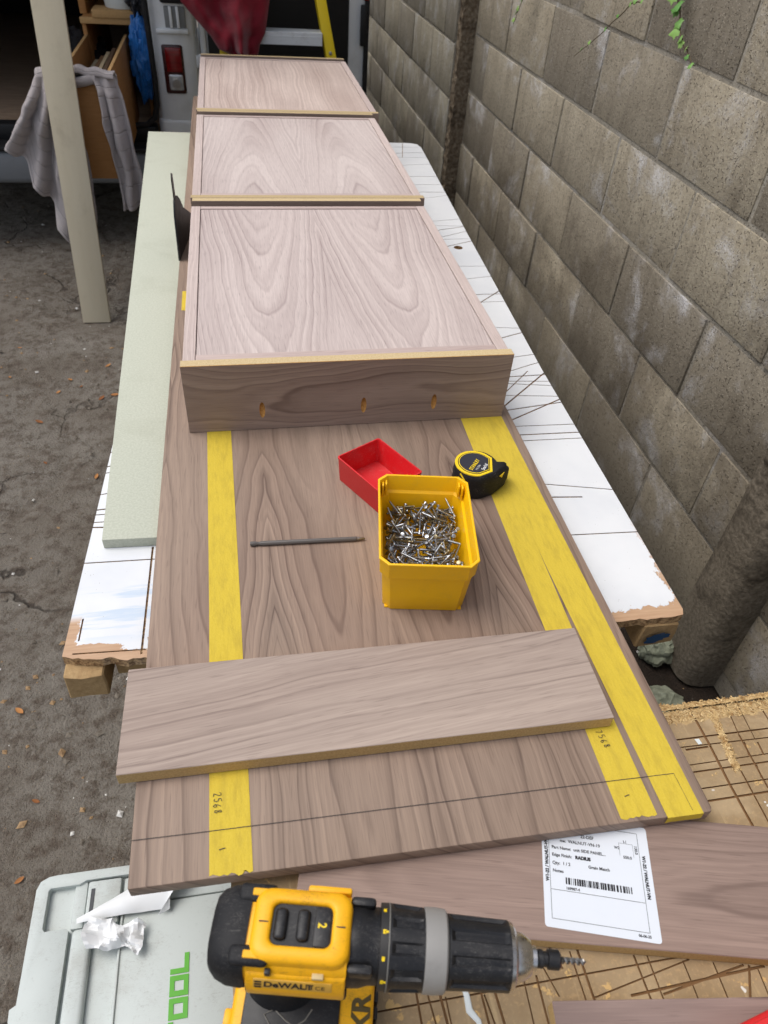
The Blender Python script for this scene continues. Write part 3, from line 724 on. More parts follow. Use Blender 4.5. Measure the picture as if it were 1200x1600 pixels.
# second scored bench (near)
KB = [(0.513, 0.416, 0.513, 0.36), (0.513, 0.36, 0.511, 0.311), (0.511, 0.311, 0.511, 0.20), (0.544, 0.411, 0.534, 0.338), (0.534, 0.338, 0.531, 0.25), (0.563, 0.411, 0.557, 0.368), (0.557, 0.368, 0.554, 0.3), (0.579, 0.411, 0.574, 0.36), (0.607, 0.412, 0.605, 0.2), (0.559, 0.359, 0.554, 0.341), (0.575, 0.356, 0.573, 0.339), (0.557, 0.329, 0.553, 0.313), (0.47, 0.373, 0.8, 0.369), (0.47, 0.363, 0.7, 0.357), (0.48, 0.359, 0.51, 0.359), (0.47, 0.34, 0.75, 0.34), (0.47, 0.331, 0.8, 0.329), (0.46, 0.311, 0.7, 0.309), (0.46, 0.296, 0.75, 0.296), (0.226, 0.185, 0.238, 0.143), (0.242, 0.186, 0.249, 0.164), (0.261, 0.177, 0.262, 0.10), (0.269, 0.178, 0.270, 0.10), (0.27, 0.137, 0.375, 0.152), (0.322, 0.164, 0.323, 0.10), (0.335, 0.162, 0.334, 0.10), (0.305, 0.133, 0.446, 0.135), (0.368, 0.152, 0.367, 0.1), (0.336, 0.129, 0.426, 0.139), (0.397, 0.146, 0.395, 0.1), (0.431, 0.138, 0.41, 0.1), (0.438, 0.135, 0.435, 0.1), (0.107, 0.2, 0.107, 0.1), (0.116, 0.175, 0.124, 0.1), (0.127, 0.18, 0.133, 0.1), (0.133, 0.16, 0.134, 0.1), (0.166, 0.176, 0.168, 0.1), (0.169, 0.156, 0.177, 0.1), (0.179, 0.164, 0.183, 0.1), (0.21, 0.179, 0.206, 0.1), (0.222, 0.163, 0.22, 0.1), (-.05, .16, .4, .155), (.62, .42, .63, .1), (.66, .42, .652, .1), (.02, .42, .03, .05), (.055, .4, .06, .05)]
nb = empty('scored_bench', 'brown scored work bench with a ragged chipboard edge under the drill', 'bench')
m = MB(); m.box(-.058, .93, -.35, .4105, ZS - .018, ZS)
hb = NT('brown_hardboard', .75, .25)
f1 = hb.noise(hb.P, 9, 5, .65); f2 = hb.noise(hb.P, 260, 3, .65); f3 = hb.noise(hb.scale(hb.P, (120, 6, 1)), 1, 3, .6)
hx = hb.sep(hb.P)
c = hb.mix(hb.step(f1, .35, .7), lin(162, 140, 108), lin(142, 119, 88))
c = hb.mix(hb.M('MULTIPLY', hb.step(f2, .5, .72), .35), c, lin(196, 164, 118))
c = hb.mix(hb.M('MULTIPLY', hb.step(f3, .60, .74), .35), c, lin(206, 182, 140))
spl = hb.M('MULTIPLY', hb.step(hb.noise(hb.P, 30, 4, .7), .62, .66), .8)
c = hb.mix(spl, c, lin(206, 170, 112))
wsp = hb.step(hb.noise(hb.P, 55, 2, .5), .73, .745)
c = hb.mix(hb.M('MULTIPLY', wsp, .85), c, lin(226, 224, 218))
streak = hb.M('ABSOLUTE', hb.M('SUBTRACT', hx[0], hb.M('ADD', hb.M('MULTIPLY', hx[1], .14), .4835)))
fl1 = hb.step(hb.M('ADD', hx[1], hb.M('MULTIPLY', hb.M('SUBTRACT', hb.noise(hb.P, 60, 3, .6), .5), .014)), .392, .394)
fl2 = hb.M('MULTIPLY', hb.step(hb.M('ADD', streak, hb.M('MULTIPLY', hb.M('SUBTRACT', hb.noise(hb.P, 110, 3, .6), .5), .016)), .0050, .0035), hb.step(hx[1], .315, .335))
fluff = hb.M('MAXIMUM', fl1, fl2)
worn = hb.M('MULTIPLY', hb.step(hb.noise(hb.scale(hb.P, (1, 1.6, 1)), 14, 4, .65), .50, .70), .5)
c = hb.mix(worn, c, lin(186, 164, 130))
c = hb.mix(fluff, c, hb.mix(hb.noise(hb.P, 150, 3, .7), lin(208, 182, 134), lin(146, 114, 74)))
c = hb.mix(hb.step(hx[2], ZS - .0005, ZS - .0011), c, lin(120, 88, 56))
hb.col(c); hb.bump(hb.M('ADD', hb.M('MULTIPLY', f2, .3), hb.M('MULTIPLY', spl, .5)), .5, .002)
bt2 = m.build('bench_top', hb.m, nb)
kerf_cut(bt2, KB, ZS, .0022, lambda k: .0034 if k in (0, 1, 2) else (.0021, .0016, .0025, .0014)[k % 4])
# swollen crumbling chipboard along the far edge: small chips, joined
m = MB(); rc = random.Random(21)
def chipfn(u, v):
    x = -.05 + .97 * u; a = PI * v * .62
    r = .008 + .004 * fbm((x * 26, v * 3, 2), 3) + .0035 * noise.noise(Vector((x * 150, v * 9, 7)))
    return (x, .4115 + math.sin(a) * r * 1.25, ZS - .012 + math.cos(a) * (.012 + r * .35) + .0018 * noise.noise(Vector((x * 260, v * 20, 1))))
m.grid(lambda u, v: chipfn(1 - u, v), 420, 10)
for i in range(5200):
    x = rc.uniform(.40, .90) if i < 3600 else rc.uniform(-.02, .90); v = rc.random() ** 1.2
    p = Vector(chipfn((x + .05) / .97, v)); p.y -= rc.random() * .020 * (v < .5); p.z += .0004
    if p.y < .4105: p.z = ZS + .0005
    if i > 4700: yy_ = rc.uniform(.325, .405); p = Vector((.4835 + .14 * yy_ + rc.gauss(0, .0022), yy_, ZS + .0004))
    s = rc.uniform(.0006, .0019)
    M4 = Matrix.Translation(p) @ Matrix.Rotation(rc.uniform(0, 6), 4, 'Z') @ Matrix.Rotation(rc.uniform(-.6, .6), 4, 'X')
    m.add([(-s * 1.6, -s * .5, 0), (s * 1.6, -s * .4, .0002), (s * 1.4, s * .5, .0003), (-s * 1.5, s * .45, .0001), (0, 0, s * .5)], [(0, 1, 4), (1, 2, 4), (2, 3, 4), (3, 0, 4)], rc.choice([0, 0, 1]), M4)
chip2 = speckle('pale_wood_chip', (214, 190, 144), (190, 158, 108), 200, .95)
struct(m.build('ragged_edge', [chip, chip2], nb), 'stuff')
for (x, y) in [(.0, .30), (.85, .30), (.0, -.25), (.85, -.25)]:
    m = MB(); m.box(x - .03, x + .03, y - .03, y + .03, 0, ZS - .019); m.build('leg', pine, nb, bevel=.002)
# white dribble of filler on the bench
m = MB(); m.tube([(.150, .172, ZS + .0005), (.1525, .158, ZS + .001), (.152, .146, ZS + .001), (.158, .137, ZS + .001), (.161, .12, ZS + .0008)], [.0015, .0028, .0034, .0026, .001], 8)
for v in range(len(m.v)): m.v[v] = (m.v[v][0], m.v[v][1], ZS + max(.0001, (m.v[v][2] - ZS) * .5))
tag(m.build('filler_dribble', white_pl, nb, smooth=True), 'dried white filler dribble')
m = MB(); m.add([(.4975, .3705, ZS + .0006), (.5035, .3703, ZS + .0006), (.5042, .3635, ZS + .0006), (.499, .3632, ZS + .0006)], [(3, 2, 1, 0)]); m.build('paper_scrap', white_pl, nb)

# third walnut board at the lower right with the red case corner
bm3 = walnut('walnut_board_c', 0, 1, 2, 44.0, light=(164, 142, 132), dark=(92, 74, 70), redk=.08, spacing=.013, slope=.02, d=.02, warp=.03, swirl=.9, swirl2=2.6, amp=.8)
a3 = R(-8.3); t3 = Vector((math.cos(a3), math.sin(a3))); n3 = Vector((-t3.y, t3.x))
c3 = Vector((.224, .1375)) + t3 * .275 - n3 * .065
loose_board('walnut board lying flat at the bottom right corner, beside the drill bit', .55, .13, .019, (c3.x, c3.y, ZS + .0005), a3, bm3)
red_pl = plastic('red_plastic', (206, 34, 36), .38, .45, .12, (150, 60, 56), 20)
m = MB(); m.box(-.06, .10, -.05, .05, 0, .03)
rcs = empty('red_case', 'red plastic case edge on the walnut board at the bottom right corner', 'case', (.4085, .046, ZS + .0201), R(10))
m.build('case_body', red_pl, rcs, bevel=.006, seg=3)
m = MB(); m.box(-.056, .096, -.046, .046, .0302, .034); m.build('case_lid', red_pl, rcs, bevel=.0018, seg=2)

# ------------------------------------------------------------------ yellow screw bin
yel_pl = plastic('yellow_plastic', (246, 190, 6), .36, .45, .25, (190, 146, 50), 26, scuff=.3, scuffc=(214, 176, 84))
def octo(w, l, c, z):
    return [(-w + c, -l, z), (w - c, -l, z), (w, -l + c, z), (w, l - c, z), (w - c, l, z), (-w + c, l, z), (-w, l - c, z), (-w, -l + c, z)]
BX, BY, BA = .2125, .659, R(-9.2)
bin_ = empty('screw_bin', 'yellow plastic bin filled with screws on the walnut panel', 'bin', (BX, BY, ZP + .0005), BA)
H_ = .094
m = MB()
rings = [octo(.0535, .0785, .010, 0), octo(.0555, .0805, .010, .030), octo(.058, .082, .010, .064), octo(.061, .0855, .011, .067), octo(.062, .0865, .012, H_ - .0035), octo(.0632, .0877, .012, H_ - .003), octo(.0632, .0877, .012, H_),
         octo(.0602, .0845, .0115, H_), octo(.0592, .0835, .011, .069), octo(.056, .0802, .010, .0655), octo(.0535, .0785, .010, .028), octo(.0515, .0765, .010, .003)]
m.loft(rings)
m.build('bin_body', yel_pl, bin_, bevel=.0006, seg=2)
for sx in (-1, 1):
    for sy in (-1, 1):
        m = MB(); m.box(sx * .047 - .004, sx * .047 + .004, sy * .072 - .004, sy * .072 + .004, -.0004, .002); m.build('foot', yel_pl, bin_)
    m = MB()
    for k in (0, 1): m.box(sx * .0512 - .0012 + k * sx * .0045, sx * .0512 + .0012 + k * sx * .0045, .070 - k * .004, .0795 - k * .004, .07, H_ - .004)
    m.build('corner_rib', yel_pl, bin_, bevel=.0006)
# screw mesh
prof = [(.0, -.0175), (.0024, -.0175), (.0036, -.0172), (.0037, -.0166), (.0018, -.0142), (.0014, -.010)]
h = -.0095
while h < .0135: prof += [(.0021, h), (.00135, h + .0011)]; h += .0022
prof += [(.0018, .0145), (.0009, .0155), (0, .019)]
screw_me = MB().lathe(prof, 7).mesh('screw', zinc, smooth=True, ang=50)
zinc2 = metal('yellowish_zinc_screw', (160, 148, 118), .38)
screw_me2 = screw_me.copy(); screw_me2.materials.clear(); screw_me2.materials.append(zinc2)
rs = random.Random(5); Mb = Matrix.Translation((BX, BY, ZP + .0005)) @ rotz(BA)
for i in range(300):
    lay = i / 300
    z = .025 + .027 * lay + rs.uniform(-.003, .003)
    lx = rs.uniform(-.052, .052); ly = rs.uniform(-.077, .077)
    z += .010 * lay * math.exp(-((lx) / .035) ** 2 - ((ly + .005) / .05) ** 2)
    tilt = rs.gauss(0, .28) if rs.random() < .88 else rs.uniform(.7, 1.25) * rs.choice([1, -1])
    yaw = rs.uniform(0, 2 * PI)
    d = Vector((math.cos(yaw) * math.cos(tilt), math.sin(yaw) * math.cos(tilt), math.sin(tilt)))
    # keep both ends inside the bin walls
    mx = .0515 + .03 * max(0, z - .012) - abs(d.x) * .018 - .002; my = .0765 + .03 * max(0, z - .012) - abs(d.y) * .018 - .002
    lx = max(-mx, min(mx, lx)); ly = max(-my, min(my, ly)); z = max(z, .006 + abs(d.z) * .018)
    o = link('screw', screw_me if rs.random() < .72 else screw_me2)
    o.matrix_world = Mb @ Matrix.Translation((lx, ly, z)) @ d.to_track_quat('Z', 'Y').to_matrix().to_4x4() @ Matrix.Scale(.86, 4)
    tag(o, 'short zinc plated screw lying in the heap inside the yellow bin', 'screw', 'screws heaped in the yellow bin')

# ------------------------------------------------------------------ red bin
m = MB()
def rect(w, l, z): return octo(w, l, .0025, z)
m.loft([rect(.0395, .0505, 0), rect(.0415, .0525, .0415), rect(.0422, .0532, .042), rect(.0422, .0532, .045), rect(.0400, .0510, .045), rect(.0378, .0488, .0022)])
red_dusty = plastic('dusty_red_plastic', (208, 26, 32), .4, .45, .35, (176, 92, 90), 30, scuff=.4, scuffc=(200, 130, 126))
rx = Vector((.122, .862)); e1 = Vector((.868, .497)); e2 = Vector((.497, -.868))
cc = rx + e1 * .0405 + e2 * .0525
rbn = empty('red_bin', 'empty red plastic bin half hidden behind the yellow bin', 'bin', (cc.x, cc.y, ZP + .0005), R(29.8))
m.build('bin_body', red_dusty, rbn, bevel=.0007, seg=2)
for sx in (-1, 1):
    for sy in (-1, 1):
        m = MB(); m.box(sx * .034 - .004, sx * .034 + .004, sy * .045 - .004, sy * .045 + .004, -.0004, .001); m.build('foot', red_dusty, rbn)

# ------------------------------------------------------------------ long driver bit
m = MB()
m.lathe([(.0, 0), (.0034, .0002), (.0036, .001), (.0036, .008), (.0027, .0105), (.0027, .0135), (.0036, .016), (.0036, .150), (.0035, .1525)], 6, 'x', 0)
m.lathe([(.0030, .1526), (.0028, .156), (.0016, .163), (.0006, .1645)], 8, 'x', 1)
tag(m.build('driver_bit', [plastic('grey_phosphate_steel', (92, 87, 83), .45, .5, .2), grey_metal], None, (-.020, .7275, ZP + .0036), (0, 0, R(-2.6)), bevel=.0003, seg=1), 'long dark grey hexagonal driver bit left of the yellow bin', 'driver bit')

# ------------------------------------------------------------------ tape measure
tm = empty('tape_measure', 'black and yellow pocket tape measure lying beside the yellow bin', 'tape measure', (.336, .824, ZP + .0006), R(36))
tape_y = plastic('tape_measure_yellow', (238, 204, 26), .4, .4, .1)
tape_k = plastic('tape_measure_label', (44, 44, 52), .35, .45, .05)
def tm_out(k, dz=0):     # rounded case with a squared mouth at +x, -y
    pts = []
    for i in range(40):
        a = R(-35 + 275 * i / 39); pts.append((k * .036 * math.cos(a), k * .035 * math.sin(a)))
    pts += [(k * .004, -k * .037), (k * .034, -k * .036), (k * .040, -k * .030)]
    return pts
m = MB()
m.loft([[(x, y, z) for x, y in tm_out(k)] for k, z in [(.95, 0), (1, .004), (1.02, .012), (1.0, .020), (1.02, .028), (1.0, .036), (.96, .0415), (.88, .0445)]])
m.build('case', black_rub, tm, smooth=True, ang=40)
m = MB(); m.box(.022, .047, -.034, -.012, .004, .034); m.build('mouth', black_rub, tm, bevel=.006, seg=3)
def shield(k):
    k *= 1.10
    pts = [(k * .0285 * math.cos(R(-8 + 242 * i / 30)) - .003, k * .0285 * math.sin(R(-8 + 242 * i / 30)) + .002) for i in range(31)]
    pts += [(k * .004 - .003, -k * .0285 + .002), (k * .0285 - .003, -k * .0085 + .002)]
    return pts
for k, z, mt, nm in [(1.0, .0452, tape_y, 'yellow_ring'), (.86, .0456, black_rub, 'label_ring'), (.82, .0459, tape_y, 'label_outline'), (.78, .0462, tape_k, 'label')]:
    m = MB(); m.prism(shield(k), .043, z); m.build(nm, mt, tm, bevel=.0003, seg=1)
white_ink = plastic('white_ink', (225, 225, 222), .5, dirt=0)
th = R(16)
MT = Matrix.Translation((-.006, -.004, .0465)) @ rotz(th)
text_mesh('lettering', 'STANLEY', .0085, tape_y, tm, MT @ Matrix.Translation((-.016, .001, 0)), bold=.0002, sx=.86)
text_mesh('lettering', 'TYLON', .0045, white_ink, tm, MT @ Matrix.Translation((-.012, -.0055, 0)))
text_mesh('lettering', '5m/16\'', .0072, white_ink, tm, MT @ Matrix.Translation((-.006, -.0145, 0)), bold=.0002, sx=.9)
m = MB(); m.add([(.010, -.0378, .036), (.022, -.0378, .038), (.018, -.0376, .029)], [(0, 1, 2)], M=Matrix.Translation((0, 0, 0))); m.build('yellow_triangle', tape_y, tm, solid=.0006)
m = MB(); m.tube([(-.036, .004, .041), (-.037, -.006, .034), (-.0375, -.012, .022), (-.037, -.016, .008)], .0012, 6); m.build('side_stripe', tape_y, tm, smooth=True)
m = MB(); m.box(.046, .050, -.029, -.017, .010, .013); m.box(.0490, .0502, -.029, -.017, .004, .020); m.tube([(.047, -.023, .008), (.051, -.023, .008)], .002, 8); m.build('hook', dark_metal, tm, bevel=.0004, seg=1)

# ------------------------------------------------------------------ cordless drill
DA = math.atan2(-.052, .224)
drill = empty('cordless_drill', 'yellow and black cordless drill standing on its battery in the foreground', 'drill', (-.0565, .1905, ZS + .0006), DA)
AZ = .172          # height of the spindle axis above the bench
def yel_ring(x, k=1.0, top=0, kz=1.0): return se_ring(x, .0335 * k, .0335 * k * kz, 3.4, 0, AZ, 40)
m = MB(); m.loft([yel_ring(.020, .97), yel_ring(.026, 1.0), yel_ring(.060, 1.02), yel_ring(.092, 1.01), yel_ring(.0985, .985)]); m.build('motor_housing', drill_yel, drill, smooth=True, ang=50)
m = MB(); m.loft([se_ring(x, a, b, 3.2, 0, AZ, 40) for x, a, b in [(-.001, .022, .022), (.000, .027, .026), (.004, .0315, .031), (.012, .0352, .0348), (.022, .0362, .0356), (.0265, .0352, .0350)]]); m.build('rear_cap', black_rub, drill, smooth=True, ang=50)
for s in (-1, 1):                       # rubber corner tongues with yellow windows
    m = MB(); m.box(.016, .044, s * .0235 - .0075, s * .0235 + .0075, AZ + .0265, AZ + .0362); m.build('corner_bumper', black_rub, drill, bevel=.004, seg=3)
    m = MB(); m.box(.026, .038, s * .0235 - .003, s * .0235 + .003, AZ + .0355, AZ + .0368); m.build('bumper_window', drill_yel, drill, bevel=.0008, seg=1)
for s in (-1, 0, 1):
    m = MB(); m.box(-.0012, .008, s * .014 - .004, s * .014 + .004, AZ - .014, AZ + .016); m.build('vent_rib', black_pl, drill, bevel=.002)
# raised pad round the speed switch
def pad(w, l, c, z, n=7):
    out = []
    for sx, sy, a0 in [(1, -1, -90), (1, 1, 0), (-1, 1, 90), (-1, -1, 180)]:
        for k in range(n): out.append((.0645 + sx * (l - c) + c * math.cos(R(a0 + 90 * k / (n - 1))), sy * (w - c) + c * math.sin(R(a0 + 90 * k / (n - 1))), AZ + z))
    return out
m = MB(); m.loft([pad(.0285, .0360, .012, .024), pad(.0280, .0352, .012, .0345), pad(.0268, .0342, .011, .0372), pad(.0240, .0315, .010, .0392), pad(.0185, .0245, .007, .0400), pad(.0168, .0226, .006, .0392), pad(.0160, .0216, .006, .0372), pad(.0158, .0214, .006, .028)]); m.build('switch_surround', drill_yel, drill, smooth=True, ang=50)
m = MB(); m.box(.0430, .0860, -.0158, .0158, AZ + .028, AZ + .0352); m.build('switch_recess', black_pl, drill)
for x in (.0495, .0655):
    m = MB(); m.box(x - .0046, x + .0046, -.0122, .0122, AZ + .033, AZ + .0402); m.build('speed_slider', black_pl, drill, bevel=.0035, seg=3)
m = MB(); m.box(.0735, .0852, -.0150, .0150, AZ + .034, AZ + .0370); m.build('gear_plate', black_pl, drill, bevel=.001)
text_mesh('gear_number', '2', .0085, tape_y, drill, frame((.0762, .0030, AZ + .0373), (0, -1, 0), (1, 0, 0)), bold=.0002)
m = MB(); m.box(.034, .0405, -.0005, .0005, AZ + .0388, AZ + .0402); m.build('housing_seam', pencil, drill)
m = MB(); m.box(.089, .0955, -.0005, .0005, AZ + .0388, AZ + .0400); m.build('housing_seam', pencil, drill)
m = MB(); m.box(.0985, .0995, -.0006, .0006, AZ + .030, AZ + .0336); m.build('housing_seam', pencil, drill)
# housing ledges and clips on the side that faces the photographer
m = MB(); m.box(.042, .046, -.0342, -.030, AZ + .020, AZ + .0275); m.build('vent_slot', black_pl, drill, bevel=.0005)
m = MB(); m.box(.075, .083, -.0345, -.030, AZ + .0205, AZ + .0242); m.build('side_clip', plastic('tan_clip', (196, 176, 130), .5), drill, bevel=.0005)
m = MB(); m.box(.066, .0985, .028, .0335, AZ + .020, AZ + .0335); m.build('side_ledge', drill_yel, drill, bevel=.002)
# name plate strip, tilted to face up and out
m = MB(); m.prism([(-.028, .022), (-.0335, .020), (-.0395, .004), (-.0395, -.012), (-.028, -.016)], .028, .0985, 0, Matrix.Translation((0, 0, AZ)) @ Matrix(((0, 0, 1, 0), (1, 0, 0, 0), (0, 1, 0, 0), (0, 0, 0, 1)))); m.build('lower_flank', drill_yel, drill, bevel=.002, seg=2)
NP = frame((.0, -.0368, AZ + .0118), (1, 0, 0), (0, .0060, .016))
m = MB(); m.box(.034, .0895, -.0055, .0050, -.002, .0005, 0, NP); m.build('name_plate', plastic('gold_name_plate', (206, 160, 62), .35, .5, .2), drill, bevel=.0008)
text_mesh('lettering', 'DeWALT', .0088, ink, drill, NP @ Matrix.Translation((.0415, -.0030, .0008)), sx=.98, bold=.0003)
text_mesh('lettering', 'CE', .0060, ink, drill, NP @ Matrix.Translation((.0775, -.0025, .0008)))
m = MB()
for k in range(3): m.box(.035, .0400, -.0045 + k * .003, -.0030 + k * .003, .0004, .0009, 0, NP)
m.build('printed_bars', ink, drill); m = MB()
for k in range(3): m.box(.0712 + k * .0018, .0720 + k * .0018, -.0026, .0024, .0004, .0009, 0, NP)
m.build('printed_mark', ink, drill)
# gear case, clutch ring, torque collar, chuck
m = MB(); m.lathe([(.0318, .0975), (.0325, .099), (.0318, .108), (.0295, .114), (.0290, .1215)], 40, 'x', M=Matrix.Translation((0, 0, AZ))); m.build('gear_case', black_pl, drill, smooth=True, ang=40)
for s in (-1, 1):
    m = MB(); m.box(.0985, .117, s * .0255 - .004, s * .0255 + .004, AZ + .012, AZ + .0275); m.build('gear_case_lug', black_pl, drill, bevel=.003, seg=2)
m = MB(); m.lathe([(.0282, .1212), (.0284, .1262), (.0284, .1268), (.0268, .127)], 40, 'x', M=Matrix.Translation((0, 0, AZ))); m.build('marker_ring', plastic('dark_grey_ring', (44, 43, 42), .5), drill, smooth=True, ang=40)
m = MB(); m.lathe([(.0288, .1270), (.0288, .1278), (.0280, .128)], 40, 'x', M=Matrix.Translation((0, 0, AZ))); m.build('ring_line', plastic('grey_ring_line', (120, 118, 112), .5), drill, smooth=True, ang=40)
for k, a in enumerate((28, 62, 96, 130)):
    M4 = Matrix.Translation((.1238, 0, AZ)) @ Matrix.Rotation(R(a - 90 + 26), 4, 'X')
    m = MB(); m.box(-.0011, .0011, -.0014, .0014, .0275, .0287, 0, M4)
    if k % 2: m.box(.0, .003, -.0007, .0007, .0275, .0287, 0, M4)
    m.build('torque_mark', tape_y, drill)
def ribbed(r0, r1, x0, x1, n, dep, name, mat, seg=120):
    mm = MB(); rings = []
    for x, k in [(x0, .0), (x0 + .0015, .0), (x0 + .0045, 1), (x1 - .0045, 1), (x1 - .0015, .0), (x1, 0)]:
        t = (x - x0) / (x1 - x0); ring = []
        for i in range(seg):
            a = 2 * PI * i / seg; q = math.cos(a * n)
            f = max(0, min(1, (q - .1) * 4)); r = r0 + (r1 - r0) * t - dep * k * f * (1 if k else 0)
            ring.append((x, r * math.cos(a), AZ + r * math.sin(a)))
        rings.append(ring)
    mm.loft(rings); return mm.build(name, mat, drill, smooth=True, ang=30)
ribbed(.0284, .0270, .1280, .1535, 10, .0022, 'torque_collar', black_pl)
for k in range(10):          # raised oval grips in the collar's hollows
    M4 = Matrix.Translation((.1405, 0, AZ)) @ Matrix.Rotation(2 * PI * k / 10, 4, 'X')
    m = MB(); m.box(-.0075, .0075, -.0036, .0036, .0248, .0268, 0, M4); m.build('collar_grip', black_pl, drill, bevel=.0016, seg=2)
m = MB(); m.lathe([(.0262, .1532), (.0278, .1542), (.0280, .1615), (.0272, .1690), (.0255, .1705), (.0225, .171)], 48, 'x', M=Matrix.Translation((0, 0, AZ))); m.build('metal_band', plastic('grey_metal_band', (142, 140, 136), .45, .5, .35, (96, 92, 88)), drill, smooth=True, ang=40)
ribbed(.0246, .0232, .1712, .2165, 9, .0024, 'chuck_sleeve', black_pl)
m = MB(); m.lathe([(.0230, .2163), (.0222, .2195), (.0190, .2215), (.0168, .222), (.0158, .2275), (.0118, .2335), (.0082, .2345), (.0082, .2375), (.0060, .2378)], 36, 'x', M=Matrix.Translation((0, 0, AZ))); m.build('chuck_nose', metal('bright_chuck_steel', (225, 222, 218), .28), drill, smooth=True, ang=35)
bh = MB(); bh.lathe([(.0044, .2370), (.0048, .2385), (.0062, .239), (.0064, .2425), (.0052, .243), (.0052, .246), (.0068, .2466), (.0068, .2545), (.0050, .256), (.0026, .2562)], 20, 'x', M=Matrix.Translation((0, 0, AZ)))
bh = bh.build('bit_holder', black_pl, drill, smooth=True, ang=35)
m = MB(); rings = []
for i in range(31):
    x = .2555 + .0205 * i / 30; a0 = i * .55; k = 1 if i < 26 else max(.05, (30 - i) / 5)
    rings.append([(x, .0025 * k * (1 if j % 3 else .45) * math.cos(a0 + j * PI / 3), AZ + .0025 * k * (1 if j % 3 else .45) * math.sin(a0 + j * PI / 3)) for j in range(6)])
m.loft(rings); m.build('twist_bit', grey_metal, drill, smooth=True, ang=40)
# handle, trigger, foot and battery
def hring(x, a, b, z): return [(x + b * math.cos(2 * PI * i / 28), a * math.sin(2 * PI * i / 28), z) for i in range(28)]
m = MB(); m.loft([hring(.060, .027, .033, AZ - .025)[::-1], hring(.055, .0185, .024, AZ - .045)[::-1], hring(.050, .0165, .021, AZ - .075)[::-1], hring(.045, .0175, .022, .070)[::-1], hring(.046, .024, .034, .055)[::-1]], cap0=True); m.build('handle', black_rub, drill, smooth=True, ang=60)
m = MB(); m.box(.075, .089, -.009, .009, AZ - .055, AZ - .028); m.build('trigger', black_pl, drill, bevel=.004, seg=3)
m = MB(); m.box(.0, .060, -.0345, .030, AZ - .030, AZ - .006); m.build('lower_housing', drill_yel, drill, bevel=.006, seg=3, loc=(.028, .002, 0))
m = MB(); m.box(.083, .100, -.0375, -.024, AZ - .022, AZ - .006); m.build('direction_button', black_rub, drill, bevel=.003)
m = MB(); m.box(.006, .124, -.0365, .0365, .040, .0565); m.build('foot', drill_yel, drill, bevel=.005, seg=3)
m = MB(); m.box(.016, .096, -.034, .034, .0560, .0600); m.build('foot_grip', black_pl, drill, bevel=.0018, seg=2)
m = MB()
for k in range(5): m.box(.1243, .128, -.03 + k * .0125, -.021 + k * .0125, .006, .042)
m.build('battery_rib', black_pl, drill, bevel=.001)
m = MB(); m.box(.004, .1245, -.038, .038, 0, .0395); m.build('battery', black_pl, drill, bevel=.004, seg=3)
for s in (-1, 1):
    m = MB(); m.box(.000, .008, s * .026 - .007, s * .026 + .007, .018, .050); m.build('release_tab', drill_yel, drill, bevel=.002)
text_mesh('lettering', 'XR', .021, plastic('dark_print', (84, 70, 30), .6), drill, frame((.0985, -.032, .0568), (0, 1, 0), (-1, 0, 0)) @ Matrix.Translation((0, -.022, 0)), bold=.0008)
m = MB(); m.tube([(.040, -.031, .0603), (.034, -.024, .0608), (.042, -.020, .0608), (.052, -.027, .0606), (.060, -.031, .0604), (.068, -.026, .0604), (.073, -.018, .0603)], .0006, 6); m.build('moulded_line', plastic('pale_moulding', (120, 116, 108), .5), drill, smooth=True)

for ch in drill.children:          # the housing is slimmer than the first section: bring it in about the spindle axis
    if ch.name.split('.')[0] in ('motor_housing', 'rear_cap', 'corner_bumper', 'bumper_window', 'vent_rib', 'switch_surround', 'switch_recess', 'speed_slider', 'gear_plate', 'gear_number', 'housing_seam', 'vent_slot', 'side_clip', 'side_ledge', 'lower_flank', 'name_plate', 'lettering', 'printed_bars', 'printed_mark', 'lower_housing', 'direction_button', 'gear_case', 'gear_case_lug'):
        if ch.name.startswith('lettering') and max(v.co.z for v in ch.data.vertices) < .1: continue
        ch.data.transform(Matrix.Translation((0, 0, AZ)) @ Matrix.Diagonal((1, .86, .84, 1)) @ Matrix.Translation((0, 0, -AZ)))
# ------------------------------------------------------------------ systainer style tool case
ZC = .452
case_pl = plastic('pale_grey_case', (190, 197, 193), .5, .35, .4, (146, 141, 130), 12, scuff=.35, scuffc=(120, 116, 108))
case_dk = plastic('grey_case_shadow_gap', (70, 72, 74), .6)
green_pl = plastic('green_plastic', (80, 164, 30), .42, .4, .1)
tc = empty('tool_case', 'pale grey plastic tool case with green lettering at the lower left', 'tool case', (-.336, .443, 0), R(-.6))
def cb(name, x0, x1, y0, y1, z0, z1, mat=case_pl, bevel=.003, seg=2):
    mm = MB(); mm.box(x0, x1, -y1, -y0, ZC + z0, ZC + z1); return mm.build(name, mat, tc, bevel=bevel, seg=seg)
m = MB(); m.box(.004, .292, -.392, -.004, 0, ZC - .012); m.build('case_body', case_pl, tc, bevel=.012, seg=3)
